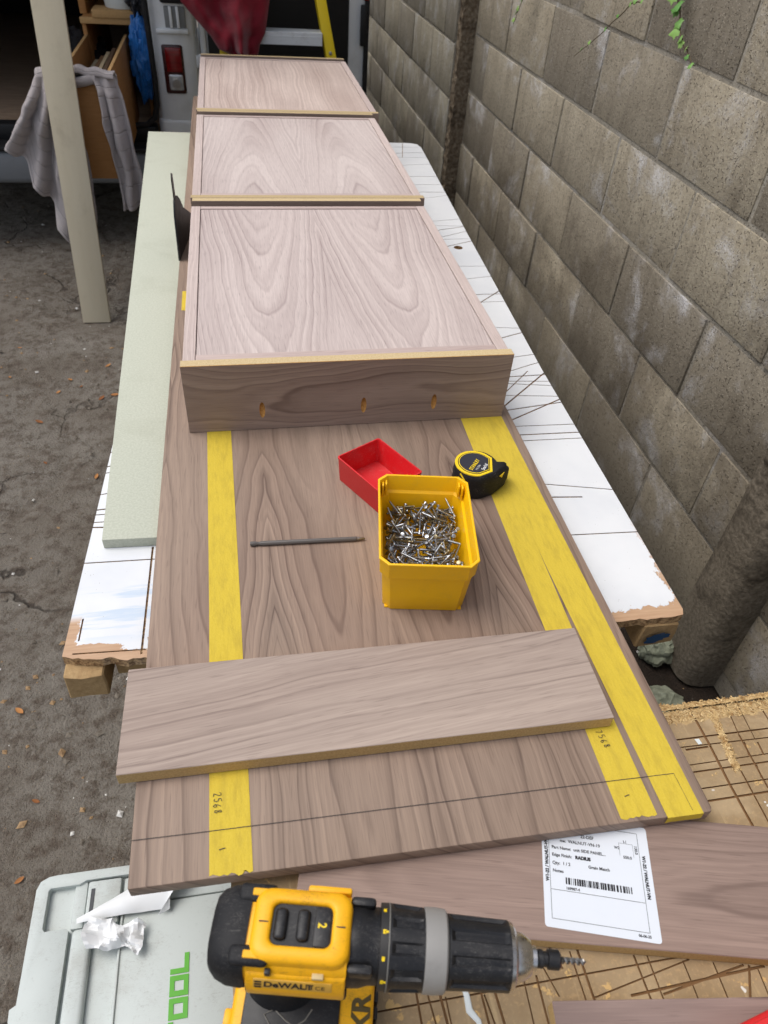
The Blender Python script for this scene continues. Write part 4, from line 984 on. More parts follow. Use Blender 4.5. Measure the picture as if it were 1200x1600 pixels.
# lid: a rim with a pocket, a handle bar, a channel and the lettered plate, all with real steps
cb('lid_base', 0, .296, 0, .396, -.06, -.014, case_pl, .010, 3)
poly_l = [(0, -.014), (.006, -.004), (.018, 0), (.0, 0)]
m = MB()
m.prism([(.000, -.016), (.004, -.006), (.014, -.001), (.026, .0), (.296, .0), (.296, -.012), (.064, -.012), (.056, -.016), (.056, -.0165), (.018, -.0165), (.016, -.020), (.016, -.066), (.019, -.070), (.046, -.070), (.049, -.073), (.049, -.396), (.0, -.396), (.0, -.175), (-.006, -.165), (-.007, -.152), (0, -.148)], ZC - .0145, ZC)
m.build('lid_rim', case_pl, tc, bevel=.0022, seg=2)
cb('lid_step', .0492, .0655, .0125, .0705, -.0145, -.0045, case_pl, .002)
cb('handle_bar', .0535, .0790, .072, .390, -.0145, .0015, case_pl, .006, 3)
cb('lid_plate', .0665, .110, .0135, .0712, -.0145, -.0015, case_pl, .003)
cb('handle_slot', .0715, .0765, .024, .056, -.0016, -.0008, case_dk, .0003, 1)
cb('lid_plate', .1125, .262, .052, .396, -.0145, -.0035, case_pl, .0022)
cb('lid_ridge', .1135, .1165, .054, .394, -.004, -.0005, case_pl, .001)
cb('lid_plate', .1125, .262, .0135, .050, -.0145, -.0065, case_pl, .003)
cb('lid_stop', .140, .147, .016, .046, -.0067, -.001, case_pl, .001)
cb('lid_ridge', .2635, .2665, .014, .394, -.0145, -.001, case_pl, .001)
cb('lid_plate', .268, .296, .0135, .396, -.0145, -.003, case_pl, .003)
# letters F E S T O O L, read upwards, built as bars
def letter(ch, x, y, s=.0205, t=.0058):
    mm = MB(); w = s * 1.1; h_ = s * 1.12
    B = {'L': [(0, 0, w, t), (0, t, t, h_)], 'O': [(0, 0, w, t), (0, h_ - t, w, h_), (0, t, t, h_ - t), (w - t, t, w, h_ - t)], 'T': [(0, h_ - t, w, h_), (w / 2 - t / 2, 0, w / 2 + t / 2, h_ - t)],
         'S': [(0, 0, w, t), (w - t, t, w, h_ / 2 - t / 2), (0, h_ / 2 - t / 2, w, h_ / 2 + t / 2), (0, h_ / 2 + t / 2, t, h_ - t), (0, h_ - t, w, h_)],
         'E': [(0, 0, w, t), (t, h_ / 2 - t / 2, w, h_ / 2 + t / 2), (0, h_ - t, w, h_), (0, t, t, h_ - t)], 'F': [(t, h_ / 2 - t / 2, w, h_ / 2 + t / 2), (0, h_ - t, w, h_), (0, 0, t, h_ - t)]}[ch]
    # local text x runs along +y, text up runs along -x
    for a, b, c_, d in B: mm.box(x - d, x - b, y + a, y + c_, ZC - .0036, ZC - .0024)
    return mm.build('letter', green_pl, tc)
yy = -.1195
for ch in 'LOOTSEF':
    letter(ch, .2035, yy - .0225); yy -= .0245
m = MB(); m.box(-.030, .002, -.235, -.165, ZC - .075, ZC - .028); m.build('latch', green_pl, tc, bevel=.008, seg=3)

# crumpled paper on the case
paper = plastic('crumpled_white_paper', (228, 230, 230), .95, .08, .05)
pm = empty('crumpled_paper', 'crumpled sheet of white paper lying on the grey tool case', 'paper', (-.235, .385, ZC))
def fan(u, v):        # a folded cone, wide end to the right
    ang = (v - .5) * 2
    L_ = .145 * u
    x = -.066 + L_; half = .0035 + .038 * u ** 1.15
    y = ang * half * .85 + .040 * (u - .5) * .35
    z = .004 + .020 * u * (1 - ang ** 2) + .0025 * noise.noise(Vector((x * 45, y * 45, 2)))
    if u > .82: x -= (u - .82) * .15 * abs(ang) * 1.6
    return (x, y, z)
m = MB(); m.grid(fan, 26, 18); m.build('folded_sheet', paper, pm, rot=(0, 0, R(7)), loc=(.022, .008, .001), smooth=True, ang=24, solid=.0004)
def crum(u, v):
    x = -.030 + .068 * u; y = -.026 + .034 * v - .020 * u
    q = Vector((x * 42, y * 55, 4.2))
    d = abs(noise.noise(q)) * .030 + .010 * abs(noise.noise(q * 2.3))
    return (x + .010 * noise.noise(q + Vector((5, 0, 0))), y + .008 * noise.noise(q + Vector((0, 7, 0))), .003 + d)
m = MB(); m.grid(crum, 16, 12); m.build('crumpled_end', paper, pm, loc=(.004, -.014, .0), smooth=True, ang=20, solid=.0004)

# ------------------------------------------------------------------ black square standing by the MDF
m = MB()
Mq = Matrix.Translation((-.149, 1.70, ZP + .0008)) @ rotz(R(-7)) @ Matrix(((0, 0, 1, 0), (1, 0, 0, 0), (0, 1, 0, 0), (0, 0, 0, 1)))
m.prism([(0, 0), (.24, 0), (.24, .02), (.115, .085), (.09, .112), (.066, .128), (.045, .134), (.028, .130), (.012, .100)], -.002, .002, 0, Mq)
sq = empty('black_square', 'black metal square standing upright between MDF board and cabinets', 'square')
m.build('body_plate', black_pl, sq, bevel=.0006, seg=1)
m = MB(); m.prism([(.030, .118), (.047, .125), (.045, .182), (.037, .186), (.031, .176)], -.0012, .0012, 0, Mq); m.build('blade', dark_metal, sq)

# ------------------------------------------------------------------ leaning cream plank
cream = NT('cream_primed_plank', .6, .3)
f = cream.noise(cream.scale(cream.P, (14, 14, 1.5)), 2, 4, .6); f2 = cream.noise(cream.P, 5, 5, .7)
cream.col(cream.mix(cream.M('MULTIPLY', cream.step(f2, .5, .75), .5), cream.mix(f, lin(214, 204, 180), lin(200, 188, 160)), lin(160, 148, 124)))
cream.bump(f, .1, .001); cream = cream.m
m = MB(); m.box(-.0545, .0545, 0, .018, 0, 2.62)
pk = m.build('leaning_plank', cream, bevel=.0015, seg=2)
ax = Vector((.016, .266, 1.0)).normalized(); exv = Vector((1, .02, 0)); exv = (exv - ax * exv.dot(ax)).normalized(); eyv = ax.cross(exv)
pk.matrix_world = Matrix.Translation((-.628, 2.915, -.008)) @ Matrix((exv, eyv, ax)).transposed().to_4x4()
tag(pk, 'tall cream plank leaning upright on the ground in front of the van', 'plank')

# ------------------------------------------------------------------ van
van_w = plastic('white_van_paint', (228, 231, 232), .3, .5, .22, (140, 138, 132), 7, 0)
van_g = plastic('grey_bumper_plastic', (120, 124, 128), .55, .4, .4, (80, 78, 74), 9)
van_k = plastic('black_van_trim', (22, 23, 25), .5, .4, .3, (52, 50, 48), 12)
van_in = plastic('dark_van_interior', (34, 32, 31), .8, .2, .5, (60, 52, 44), 6)
red_lens = NT('red_lamp_lens', .15, .6); red_lens.col(red_lens.mix(red_lens.noise(red_lens.scale(red_lens.P, (1, 1, 60)), 2, 1), lin(86, 8, 14), lin(140, 16, 22))); red_lens = red_lens.m
clear_lens = NT('clear_lamp_lens', .12, .7); clear_lens.col(clear_lens.mix(clear_lens.noise(clear_lens.P, 40, 2), lin(150, 152, 154), lin(224, 226, 228))); clear_lens.b.inputs['Metallic'].default_value = .4; clear_lens = clear_lens.m
VY = 3.9
van = empty('van', 'white van parked with its rear doors open at the back of the yard', 'van', (0, VY, 0))
def vb(name, x0, x1, y0, y1, z0, z1, mat=van_w, bevel=.01, seg=2, parent=None):
    mm = MB(); mm.box(x0, x1, y0, y1, z0, z1); return mm.build(name, mat, parent or van, bevel=bevel, seg=seg)
vfl = NT('van_floor_ply', .9, .15); f = vfl.noise(vfl.scale(vfl.P, (3, 22, 1)), 3, 4, .65); vfl.col(vfl.mix(f, lin(104, 84, 68), lin(170, 148, 124))); vfl.bump(f, .8, .01)
vb('load_floor', -1.75, -.30, .06, 3.0, .46, .50, vfl.m, .003)
vb('side_wall', -.30, -.24, .08, 3.0, .50, 1.95, van_in, .005)
vb('side_wall', -1.82, -1.76, .02, 3.0, .50, 1.95, van_in, .005)
vb('bulkhead', -1.75, -.31, 2.95, 3.0, .50, 1.95, van_in, .005)
vb('roof', -1.84, -.12, -.10, 3.0, 1.955, 2.10, van_w, .03)
vb('roof_header', -1.80, -.14, -.33, .05, 2.105, 2.20, van_w, .02)
vb('rear_sill', -1.75, -.36, -.03, .055, .43, .505, van_k, .008)
vb('rear_bumper', -1.85, -.345, -.16, .03, .28, .425, van_g, .03, 3)
vb('bumper_step', -1.80, -.36, -.165, -.05, .4255, .445, van_k, .006)
vb('underbody', -1.7, -.2, .12, 3.0, .22, .45, van_k, .01)
# rear corner pillar with lamp
m = MB()
prof_p = [(-.345, .10), (-.345, .02), (-.325, -.012), (-.28, -.03), (-.19, -.03), (-.145, -.012), (-.130, .03), (-.130, .10)]
m.prism(prof_p, .20, 2.0); m.build('corner_pillar', van_w, van, bevel=.006, seg=2)
m = MB(); m.prism([(-.348, .09), (-.348, .0), (-.325, -.036), (-.19, -.04), (-.14, -.020), (-.127, .02), (-.127, .09)], .20, .535); m.build('corner_bumper', van_w, van, bevel=.012, seg=3)
vb('pillar_step', -.305, -.165, -.046, -.028, .885, .902, van_w, .004)
vb('latch_recess', -.262, -.172, -.034, -.026, .905, .985, plastic('grey_recess', (128, 130, 130), .5), .004)
for xx in (-.235, -.205): vb('latch_bar', xx - .006, xx + .006, -.042, -.030, .905, .985, van_w, .002)
vb('upper_trim', -.275, -.165, -.05, -.026, .995, 1.18, van_k, .012)
lampo = vb('tail_lamp', -.292, -.200, -.040, -.022, .648, .842, plastic('dark_lamp_rim', (54, 12, 16), .25, .6, 0), .012, 3)
vb('red_lens', -.278, -.208, -.0445, -.030, .735, .832, red_lens, .006, 3, lampo)
vb('clear_lens', -.274, -.210, -.0450, -.030, .662, .728, clear_lens, .010, 3, lampo)
m = MB(); m.lathe([(0, -.004), (.012, -.003), (.016, 0), (.018, .004)], 20, M=Matrix.Translation((-.241, -.046, .69)) @ Matrix.Rotation(R(90), 4, 'X')); m.build('lamp_bulb', grey_metal, lampo, smooth=True)
m = MB(); m.tube([(-.338, -.03, 1.8), (-.338, -.035, 1.2), (-.338, -.035, .70), (-.343, -.035, .60), (-.362, -.035, .545), (-.40, -.03, .515), (-.50, -.03, .505)], .013, 10); m.build('door_seal', black_rub, van, smooth=True)
# open door, inner side facing us
door = vb('rear_door', -.122, .655, .015, .055, .42, 1.98, van_w, .012, 3)
m = MB(); m.prism([(-.085, .47), (.545, .47), (.560, .50), (.560, 1.7), (.545, 1.75), (-.085, 1.75)], 0, .012, 0, Matrix.Translation((0, .0145, 0)) @ Matrix.Rotation(R(90), 4, 'X'))
m.build('door_lining', van_k, door, bevel=.004, seg=2)
vb('door_edge_rib', -.118, -.094, .001, .0146, .45, 1.9, van_w, .005, 2, door)
vb('door_seal', .632, .654, -.006, .0147, .43, 1.95, black_rub, .006, 2, door)
vb('door_lock', .612, .640, -.016, .0, .86, 1.02, van_k, .005, 2, door)
vb('door_reflector', .625, .648, -.012, -.0062, 1.035, 1.08, red_lens, .002, 1, door)
for z in (.75, 1.45): vb('hinge', -.150, -.115, -.01, .03, z, z + .05, van_w, .006)
for x in (-1.5, -.42):
    m = MB(); m.lathe([(.20, -.09), (.31, -.08), (.325, -.04), (.325, .04), (.31, .08), (.20, .09), (.0, .08)], 32, 'x', M=Matrix.Translation((x, .95, .315))); m.build('wheel', black_rub, van, smooth=True, ang=40)

# drawer unit inside the van
ply = NT('brown_plywood', .7, .25); f = ply.noise(ply.scale(ply.P, (8, 8, 60)), 2, 4, .6); ply.col(ply.mix(f, lin(190, 140, 88), lin(158, 110, 64))); ply.bump(f, .1, .001); ply = ply.m
plyd = NT('plywood_edge', .8, .2); f = plyd.noise(plyd.scale(plyd.P, (60, 4, 60)), 2, 4, .6); plyd.col(plyd.mix(f, lin(206, 170, 118), lin(170, 130, 84))); plyd = plyd.m
cu = empty('van_shelf_unit', 'wooden shelf unit in the van with its long drawer pulled out under the towel', 'shelf unit', (-.49, 4.02, .5))
def cbx(name, x0, x1, y0, y1, z0, z1, mat=ply): mm = MB(); mm.box(x0, x1, y0, y1, z0, z1); return mm.build(name, mat, cu, bevel=.002)
cbx('side', -.150, -.132, .02, .8, 0, .385); cbx('side', .098, .114, .02, .8, 0, .385)
cbx('front_rail', -.152, .118, -.005, .019, .386, .410, plyd); cbx('shelf', -.152, .118, .0195, .8, .386, .404, ply)
cbx('shelf_block', -.095, .085, -.012, .12, .4105, .440, plyd)
cbx('divider', -.165, -.135, .12, .8, .4045, .80, ply); cbx('shelf', -.70, -.166, .12, .8, .545, .565, ply)
# its drawer: front, sides and bottom are one glued box
DO = (-.045, -.80, -.025)
mm = MB(); mm.box(-.10, .082, 0, .016, 0, .352)
for x in (-.0995, .0700): mm.box(x, x + .0115, .0161, .86, .006, .362)
mm.box(-.0878, .0698, .0161, .86, .008, .018)
dr = mm.build('drawer', ply, cu, DO, bevel=.0012)
for x in (-.0995, .0700):
    mm = MB(); mm.box(x - .0004, x + .0119, .0165, .86, .3625, .366); mm.build('side_edge', plyd, dr)
for k, (x, z) in enumerate([(.045, .27), (.062, .22), (.058, .15), (.066, .10), (.05, .05), (.04, .30)]):
    mm = MB(); mm.lathe([(0, -.002), (.003, -.002), (.003, .001)], 8, M=Matrix.Translation((x, 0, z - .02)) @ Matrix.Rotation(R(-90), 4, 'X')); mm.build('screw_head', plyd, dr)
for k in range(4):
    mm = MB(); mm.box(-.0075, .0075, -.3, .3, 0, .275 + .012 * k)
    tag(mm.build('wood_strip', plastic('stored_strip_%d' % k, [(168, 158, 132), (116, 88, 60), (178, 160, 128), (90, 70, 52)][k], .8), None, (-.588 + k * .028, 3.64, .494), (R(-1.5 + .8 * k), 0, 0)),
        ['pale wood strip standing in the van drawer, leftmost', 'brown wood strip second from the left in the van drawer', 'pale tan wood strip third from the left in the van drawer', 'dark wood strip standing in the van drawer, rightmost'][k], 'wood strip', 'strips stored in the van drawer')
m = MB(); m.lathe([(.0, 0), (.078, 0), (.080, .004), (.083, .045), (.084, .05), (.0845, .19), (.0885, .195), (.0885, .21), (.08, .215), (0, .215)], 36, mis=[0, 0, 0, 0, 1, 0, 0, 0, 0])
tub_g = plastic('olive_tub_label', (160, 150, 76), .5, .4, .1)
tub = m.build('paint_tub', [white_pl, tub_g], None, (-.455, 4.12, .9405), smooth=True, ang=40); tag(tub, 'white paint tub with olive green label on the van shelf', 'tub')
m = MB(); 
for i in range(9):
    a0, a1 = R(-75 + i * 5), R(-75 + (i + 1) * 5); r_ = .0852
    m.add([(r_ * math.cos(a0), r_ * math.sin(a0), .085), (r_ * math.cos(a1), r_ * math.sin(a1), .085), (r_ * math.cos(a1), r_ * math.sin(a1), .17), (r_ * math.cos(a0), r_ * math.sin(a0), .17)], [(0, 1, 2, 3)])
m.build('label_patch', plastic('dark_green_patch', (34, 70, 60), .5), tub)
def crumple(name, c, r, seed, mat, label, cat, amp=.22, sub=4, parent=None):
    bm = bmesh.new(); bmesh.ops.create_icosphere(bm, subdivisions=sub, radius=1)
    for v in bm.verts:
        p = v.co.normalized(); q = p * 2.3 + Vector((seed, 0, 0))
        k = 1 + amp * noise.noise(q) + amp * .9 * (abs(noise.noise(q * 2.1)) - .3) + amp * .5 * (abs(noise.noise(q * 5)) - .25)
        v.co = Vector((p.x * r[0] * k, p.y * r[1] * k, p.z * r[2] * k))
    me = bpy.data.meshes.new(name); bm.to_mesh(me); bm.free(); me.materials.append(mat)
    me.polygons.foreach_set('use_smooth', [True] * len(me.polygons)); me.set_sharp_from_angle(angle=R(28))
    return tag(link(name, me, parent, c), label, cat)
blue_bag = plastic('blue_plastic_bag', (40, 112, 186), .28, .5, .15, (80, 140, 200), 30)
dark_bag = plastic('dark_plastic_bag', (44, 45, 48), .3, .5, .3, (90, 90, 92), 30)
crumple('blue_bag', (-.385, 3.985, .76), (.062, .06, .165), 3.3, blue_bag, 'crumpled blue plastic bag hanging inside the van beside its tail lamp', 'bag', .26, 5)
crumple('dark_bag', (-.385, 4.02, 1.0), (.045, .06, .085), 8.1, dark_bag, 'crumpled dark plastic bag above the blue bag in the van', 'bag', .35, 5)
crumple('dark_bundle', (-.72, 4.25, .66), (.15, .16, .15), 5.1, plastic('dark_cloth', (40, 39, 40), .85, .2, .3, (70, 68, 66)), 'dark bundle lying in the van left of the shelf unit', 'bundle', .35, 5)

# towel over the drawer front
tw = NT('grey_terry_towel', .95, .1)
u_ = tw.t.nodes.new('ShaderNodeUVMap').outputs[0]
fz = tw.noise(tw.P, 420, 2, .7); ux = tw.sep(u_)
line = tw.step(tw.M('PINGPONG', ux[1], .030), .0045, .0006)
tw.col(tw.mix(tw.M('MULTIPLY', line, .12), tw.mix(fz, lin(158, 149, 148), lin(196, 188, 186)), lin(120, 112, 110)))
tw.bump(tw.M('SUBTRACT', tw.M('MULTIPLY', fz, .5), tw.M('MULTIPLY', line, .45)), 1.0, .006)
tw.b.inputs['Sheen Weight'].default_value = .3
def sheet(mm_list, fn, nu, nv, w, h_):
    vs = [fn(i / nu, j / nv) for j in range(nv + 1) for i in range(nu + 1)]; o = len(mm_list[0]); mm_list[0].extend(vs)
    mm_list[2].extend([(i / nu * w, j / nv * h_) for j in range(nv + 1) for i in range(nu + 1)])
    mm_list[1].extend([(o + j * (nu + 1) + i, o + j * (nu + 1) + i + 1, o + (j + 1) * (nu + 1) + i + 1, o + (j + 1) * (nu + 1) + i) for j in range(nv) for i in range(nu)])
def poly_at(P, t):
    k = t * (len(P) - 1); i = min(int(k), len(P) - 2); f_ = k - i
    f_ = f_ * f_ * (3 - 2 * f_) * .5 + f_ * .5
    return [P[i][q] + (P[i + 1][q] - P[i][q]) * f_ for q in range(3)]
def flap(Lp, Rp, nf, amp, ph):
    def fn(u, v):
        a, b = poly_at(Lp, v), poly_at(Rp, v)
        x = a[0] + (b[0] - a[0]) * u; y = a[1] + (b[1] - a[1]) * u; z = a[2] + (b[2] - a[2]) * u
        k = min(1, v * 2.2 + .25)
        y -= k * amp * (.5 + .5 * math.sin(u * nf * 2 * PI + ph + v * 1.3 + 1.2 * noise.noise(Vector((u * 3, v * 2, ph))))) + .016 * noise.noise(Vector((x * 16, z * 7, ph)))
        x += k * .010 * noise.noise(Vector((v * 6, u * 4, ph))); z += .012 * k * noise.noise(Vector((u * 7, ph, 2))) * v
        return (x, y, z)
    return fn
TD = [[], [], []]
yf = 3.212
def lerp_tab(T_, u):
    for (a, va), (b, vb_) in zip(T_, T_[1:]):
        if u <= b: return va + (vb_ - va) * (u - a) / (b - a)
    return T_[-1][1]
def left_flap(u, v):      # stepped hem: each fold hangs a little lower than the one left of it
    xb = lerp_tab([(0, -.862), (.26, -.80), (.32, -.795), (.58, -.735), (.64, -.745), (1, -.60)], u)
    zb = lerp_tab([(0, .605), (.26, .560), (.32, .470), (.58, .400), (.64, .300), (.8, .205), (1, .30)], u)
    xt = -.705 + .115 * u; w_ = v ** 1.15
    x = xt + (xb - xt) * w_; z = .842 - (.842 - zb) * v
    k = min(1, v * 2.5 + .2)
    y = yf - .010 - .034 * min(1, v * 4) - k * .026 * (1 + math.sin(u * 19.5 + .6 + .8 * noise.noise(Vector((u * 3, v * 3, 1))))) + .012 * noise.noise(Vector((x * 14, z * 9, 6)))
    return (x + .007 * noise.noise(Vector((v * 7, u * 5, 2))), y, z + .004 * math.sin(u * 40) * v)
sheet(TD, left_flap, 90, 60, .16, .5)
sheet(TD, flap([(-.505, yf - .006, .842), (-.492, yf - .016, .80), (-.487, yf - .018, .70), (-.482, yf - .02, .60), (-.472, yf - .02, .48), (-.474, yf - .02, .36)],
               [(-.430, yf + .02, .842), (-.412, yf + .01, .78), (-.402, yf + .0, .70), (-.393, yf - .005, .60), (-.385, yf - .01, .48), (-.392, yf - .01, .38)], 1.6, .042, 2.0), 44, 56, .12, .5)
sheet(TD, flap([(-.70, yf - .002, .842), (-.72, yf - .012, .74), (-.725, yf - .016, .60), (-.72, yf - .016, .48), (-.72, yf - .016, .36)],
               [(-.60, yf - .002, .842), (-.585, yf - .012, .74), (-.578, yf - .016, .60), (-.575, yf - .016, .46), (-.60, yf - .016, .30)], 1.8, .022, 3.1), 30, 40, .13, .52)
def saddle(u, v):
    x = -.705 + .275 * u; a = PI * (1.06 - 1.12 * v)
    r = .016 + .006 * noise.noise(Vector((u * 9, v * 3, 3))) + .004 * math.sin(u * 22)
    if v < .12: return (x, yf + .012 + .02, .842 - (.12 - v) * .5)
    return (x, yf + .010 + math.cos(PI - a) * -r * 1.3, .838 + math.sin(a) * r * 1.25 + .006 * math.sin(u * PI))
def saddle2(u, v):
    x = -.708 + .28 * u + .010 * noise.noise(Vector((v * 5, u * 3, 8))); k = (v - .35) / .65
    w_ = .006 * noise.noise(Vector((u * 7, v * 4, 1))) + .003 * math.sin(u * 26)
    if v < .35: return (x, yf + .052 - .01 * v, .842 - (.35 - v) * .35 + w_)
    a = PI * k; rr = .030
    return (x, yf + .020 + math.cos(a) * rr, .842 + math.sin(a) * .020 + w_ + .016 * math.sin(u * PI) - .008)
sheet(TD, saddle2, 50, 26, .28, .2)
def front_lip(u, v):
    x = -.61 + .115 * u
    return (x, yf - .010 - .010 * math.sin(v * PI) - .004 * math.sin(u * 12), .842 - .030 * v - .006 * math.sin(u * 5) + .002)
sheet(TD, front_lip, 20, 8, .12, .03)
me = bpy.data.meshes.new('towel'); me.from_pydata(TD[0], [], TD[1]); uvl = me.uv_layers.new(name='UVMap')
for lp in me.loops: uvl.data[lp.index].uv = TD[2][lp.vertex_index]
me.materials.append(tw.m); me.polygons.foreach_set('use_smooth', [True] * len(me.polygons))
to = link('towel', me); so = to.modifiers.new('thickness', 'SOLIDIFY'); so.thickness = .008; so.offset = 0
tag(to, 'grey terry towel draped over the open van drawer', 'towel')

# ------------------------------------------------------------------ ladder and jacket in front of the open door
fib = plastic('yellow_fibreglass', (214, 186, 16), .45, .4, .35, (150, 128, 50), 10)
alu = metal('aluminium', (206, 208, 210), .4)
ld = empty('step_ladder', 'yellow step ladder with pale treads leaning at the open van door', 'ladder', (0, 0, 0))
def bar(p0, p1, w, d, name, mat, wdir=(1, 0, 0), bevel=.003):
    p0, p1 = Vector(p0), Vector(p1); t = (p1 - p0).normalized(); wx = Vector(wdir); wx = (wx - t * wx.dot(t)).normalized(); wy = t.cross(wx)
    mm = MB(); mm.box(-w / 2, w / 2, -d / 2, d / 2, 0, (p1 - p0).length, 0, Matrix.Translation(p0) @ Matrix((wx, wy, t)).transposed().to_4x4())
    return mm.build(name, mat, ld, bevel=bevel)
lad_y = lambda z: 3.47 + .165 * z
rl = lambda z: -.013 - (.9 - z) * .10; rr_ = lambda z: .432 + (.9 - z) * .21
bar((rl(0), lad_y(0), 0), (rl(1.75), lad_y(1.75), 1.75), .032, .07, 'rail', fib)
bar((rr_(0), lad_y(0), 0), (rr_(1.75), lad_y(1.75), 1.75), .042, .07, 'rail', fib)
bar((rl(.05), 3.80, 0), (rl(1.6) + .02, lad_y(1.6) + .05, 1.6), .03, .03, 'rear_leg', fib)
for z in (.06, .365, .655, .945, 1.235, 1.5):
    yb = lad_y(z); mm = MB(); mm.box(rl(z) + .017, rr_(z) - .022, yb - .045, yb + .045, z, z + .006); mm.box(rl(z) + .017, rr_(z) - .022, yb - .047, yb - .043, z - .040, z + .0065); mm.box(rl(z) + .017, rr_(z) - .022, yb - .0475, yb - .046, z - .012, z - .006)
    mm.build('tread', plastic('pale_tread', (206, 210, 212), .4, .45, .3) if z == .06 else bpy.data.materials['pale_tread'], ld, bevel=.001, seg=1)
for z in (.88, .60, 1.165):
    for x in (rl(z) + .0, rr_(z) - .0):
        mm = MB(); mm.lathe([(0, .006), (.006, .005), (.008, 0)], 12, M=Matrix.Translation((x, lad_y(z) - .0345, z)) @ Matrix.Rotation(R(90), 4, 'X')); mm.build('rivet', alu, ld, smooth=True)
jack = NT('dark_red_fabric', .75, .2)
f = jack.noise(jack.P, 14, 4, .6); f2 = jack.noise(jack.P, 500, 2, .6)
jack.col(jack.mix(f, lin(132, 18, 36), lin(92, 10, 26))); jack.bump(jack.M('ADD', f, jack.M('MULTIPLY', f2, .25)), .5, .01); jack.b.inputs['Sheen Weight'].default_value = .25
JL = [(-.22, 1.62), (-.20, 1.20), (-.175, 1.045), (-.12, .985), (-.065, .93), (-.035, .885), (.000, .872), (.022, .862)]
JR = [(.30, 1.62), (.24, 1.25), (.185, 1.06), (.172, 1.00), (.160, .945), (.135, .905), (.130, .882), (.118, .866)]
def jfn(side):
    def fn(u, v):
        a, b = poly_at([(p[0], 0, p[1]) for p in JL], v), poly_at([(p[0], 0, p[1]) for p in JR], v)
        x = a[0] + (b[0] - a[0]) * u; z = a[2] + (b[2] - a[2]) * u
        yc = lad_y(z) - .062; bul = math.sin(PI * u) ** .6 * (.055 if side < 0 else .004)
        fo = .030 * math.sin(u * 15 + v * 4.0 + 2 * noise.noise(Vector((u * 2, v * 3, 4)))) * math.sin(PI * u) + .055 * noise.noise(Vector((x * 12, z * 9, 2))) + .02 * noise.noise(Vector((x * 30, z * 22, 5)))
        return (x, yc + side * bul + (fo * math.sin(PI * u) if side < 0 else 0), z + .008 * math.sin(u * 17) * (v > .9))
    return fn
m = MB(); m.grid(lambda u, v: jfn(-1)(1 - u, v), 40, 50); m.grid(jfn(1), 40, 50)
tag(m.build('jacket', jack.m, smooth=True, ang=80), 'dark red jacket hanging over the top of the ladder', 'jacket')

# ------------------------------------------------------------------ ivy on the wall
leaf_m = NT('ivy_leaf', .5, .4); f = leaf_m.noise(leaf_m.P, 60, 3); rr2 = leaf_m.rnd()
leaf_m.col(leaf_m.mix(rr2, leaf_m.mix(f, lin(70, 120, 48), lin(96, 146, 66)), lin(140, 176, 92)))
leaf_m.b.inputs['Subsurface Weight'].default_value = .0; leaf_m = leaf_m.m
stem_m = plastic('ivy_stem', (84, 72, 52), .8)
out = [(0, -.02), (.16, -.16), (.44, -.06), (.38, .18), (.60, .38), (.34, .50), (.20, .70), (0, 1.0), (-.20, .70), (-.34, .50), (-.60, .38), (-.38, .18), (-.44, -.06), (-.16, -.16)]
m = MB()
vs = [(0, .35, .10)] + [(x, y, -.12 * abs(x) * 1.2 - .05 * max(0, y - .4)) for x, y in out]
m.add(vs, [(0, i + 1, (i + 1) % len(out) + 1) for i in range(len(out))])
leaf_me = m.mesh('leaf', leaf_m, smooth=True, ang=60)
def ivy(label, path, r, n, size, seed):
    o = empty('ivy_vine', label, 'ivy', path[0], 0, 'ivy stems trailing down the wall'); P = [Vector(p) - Vector(path[0]) for p in path]; rv = random.Random(seed)
    mm = MB(); Q = []
    for i in range(len(P) - 1):
        for k in range(6):
            p = P[i].lerp(P[i + 1], k / 6); Q.append(p + Vector((rv.uniform(-.003, .003),) * 3))
    Q.append(P[-1]); mm.tube(Q, [r * (1 - .6 * i / len(Q)) for i in range(len(Q))], 6); mm.build('stem', stem_m, o, smooth=True)
    for i in range(n):
        t = (i + .6) / n * (len(Q) - 1); a = Q[int(t)]; s = size * rv.uniform(.55, 1.1) * (1.1 - .5 * i / n)
        side = 1 if i % 2 else -1
        d = Vector((-.25 + rv.uniform(-.2, .1), side * rv.uniform(.5, 1), -.15 + rv.uniform(-.4, .5))).normalized(); nrm = Vector((-1, rv.uniform(-.4, .2), rv.uniform(.1, .9)))
        ex = d.cross(nrm).normalized(); ez = ex.cross(d)
        lo_ = link('leaf', leaf_me, o); lo_.matrix_local = Matrix.Translation(a + Vector((-.004, 0, 0))) @ Matrix((ex, d, ez)).transposed().to_4x4() @ Matrix.Scale(s, 4)
    return o
ivy('thin ivy stem slanting down to the left across the wall', [(1.066, 1.98, 1.42), (1.07, 2.04, 1.34), (1.07, 2.102, 1.279), (1.07, 2.167, 1.26), (1.07, 2.305, 1.175), (1.07, 2.466, 1.089)], .0024, 11, .022, 1)
ivy('leafy ivy stem hanging straight down at the upper right of the wall', [(1.07, 1.97, 1.45), (1.07, 1.95, 1.37), (1.07, 1.925, 1.301), (1.07, 1.885, 1.256), (1.07, 1.833, 1.219), (1.07, 1.769, 1.195)], .0030, 15, .036, 2)
ivy('short ivy sprig farthest along the wall near the broken edge', [(1.06, 2.90, 1.32), (1.06, 2.96, 1.24), (1.06, 3.003, 1.166), (1.06, 3.059, 1.085)], .0022, 12, .034, 3)

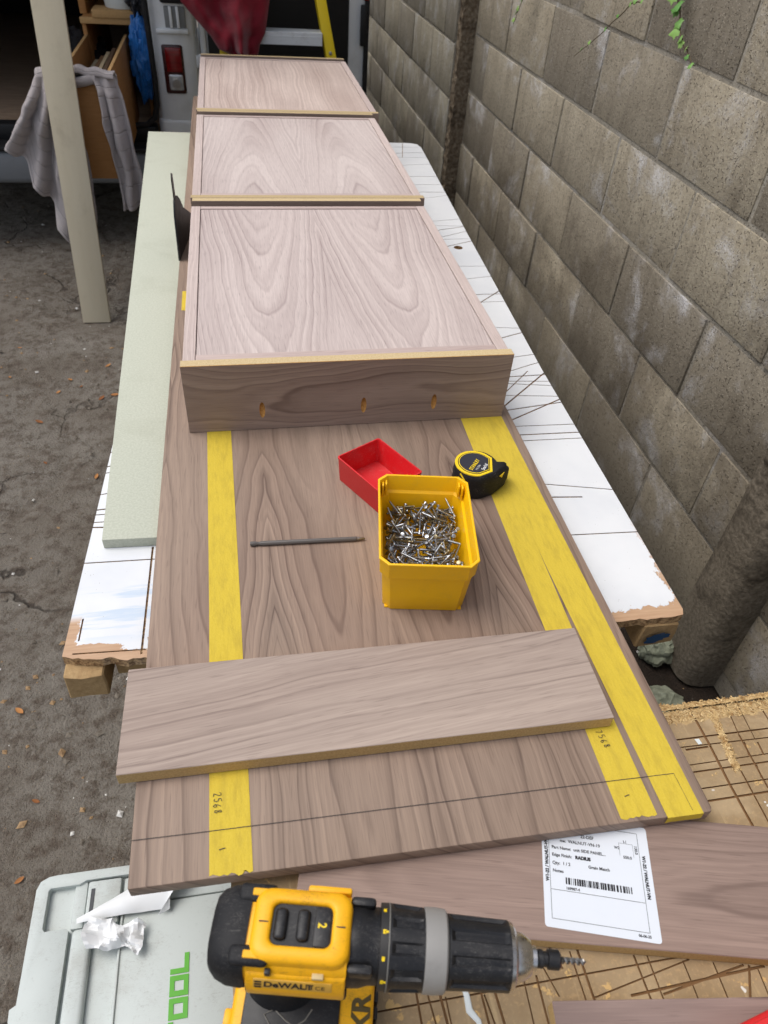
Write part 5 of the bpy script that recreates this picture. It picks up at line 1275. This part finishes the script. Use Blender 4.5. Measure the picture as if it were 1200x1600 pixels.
# ------------------------------------------------------------------ stones and fallen leaves
stone_m = speckle('pale_green_stone', (150, 154, 134), (112, 116, 98), 40, .9, .2, .8, .004)
crumple('stone', (.90, .80, .03), (.075, .06, .05), 1.1, stone_m, 'pale greenish stone on the dark soil nearest the scored bench', 'stone', .2, 4)['group'] = 'stones in the gap by the wall'
crumple('stone', (1.0, .98, .02), (.05, .045, .045), 6.4, stone_m, 'pale stone on the dark soil beside the concrete pier', 'stone', .2, 4)['group'] = 'stones in the gap by the wall'
lf = NT('dry_leaf', .7, .2); f = lf.noise(lf.P, 80, 3); lf.col(lf.mix(lf.rnd(), lf.mix(f, lin(160, 104, 58), lin(190, 140, 86)), lin(132, 84, 50))); lf = lf.m
m = MB(); ol = [(0, -1), (.35, -.5), (.45, 0), (.3, .6), (0, 1), (-.3, .6), (-.45, 0), (-.35, -.5)]
m.add([(0, 0, .05)] + [(x, y, .16 + .22 * abs(x) + .1 * y * y) for x, y in ol], [(0, i + 1, (i + 1) % 8 + 1) for i in range(8)])
dl_me = m.mesh('leaf', lf, smooth=True, ang=60)
spots = [(-0.678, 2.48, 'dry leaf on the ground just below the foot of the cream plank'), (-0.63, 2.423, 'tan leaf beside the green board, below the plank foot'), (-0.707, 2.394, 'thin brown leaf lying left of the plank foot'),
         (-0.895, 2.506, 'lone leaf at the left picture edge level with the plank foot'), (-0.548, 2.338, 'small leaf close to the green board, the left of a pair'), (-0.503, 2.356, 'small leaf touching the edge of the green board, the right of a pair'),
         (-0.549, 2.573, 'little leaf right of the plank foot by the green board'), (-0.515, 1.883, 'brown leaf beside the kerfed left edge of the white bench'), (-0.683, 1.966, 'orange leaf in mid yard left of the white bench'),
         (-0.742, 2.206, 'leaf lying beside a white chip in the yard'), (-0.517, 0.636, 'orange leaf just above the corner of the grey tool case'), (-0.588, 1.023, 'tan leaf at the left edge of the picture above the tool case'),
         (-0.475, 1.134, 'leaf on the ground below the near left corner of the white bench'), (-0.515, .797, 'small pale leaf between the tool case and the white bench'), (-0.454, 1.315, 'leaf left of the near end of the white bench'), (-.9, 2.725, 'farthest leaf, at the left edge near the van')]
rv = random.Random(8)
for x, y, lab in spots:
    z = .010 * fbm((x * 2.2, y * 2.2, 1), 3) + .0055 * fbm((x * 13, y * 13, 5), 3) - .012
    o = link('fallen_leaf', dl_me, None, (x, y, z + .002), (rv.uniform(-.2, .2), rv.uniform(-.2, .2), rv.uniform(0, 6))); s = rv.uniform(.008, .016); o.scale = (s, s, s)
    tag(o, lab, 'leaf', 'dry leaves fallen on the yard')
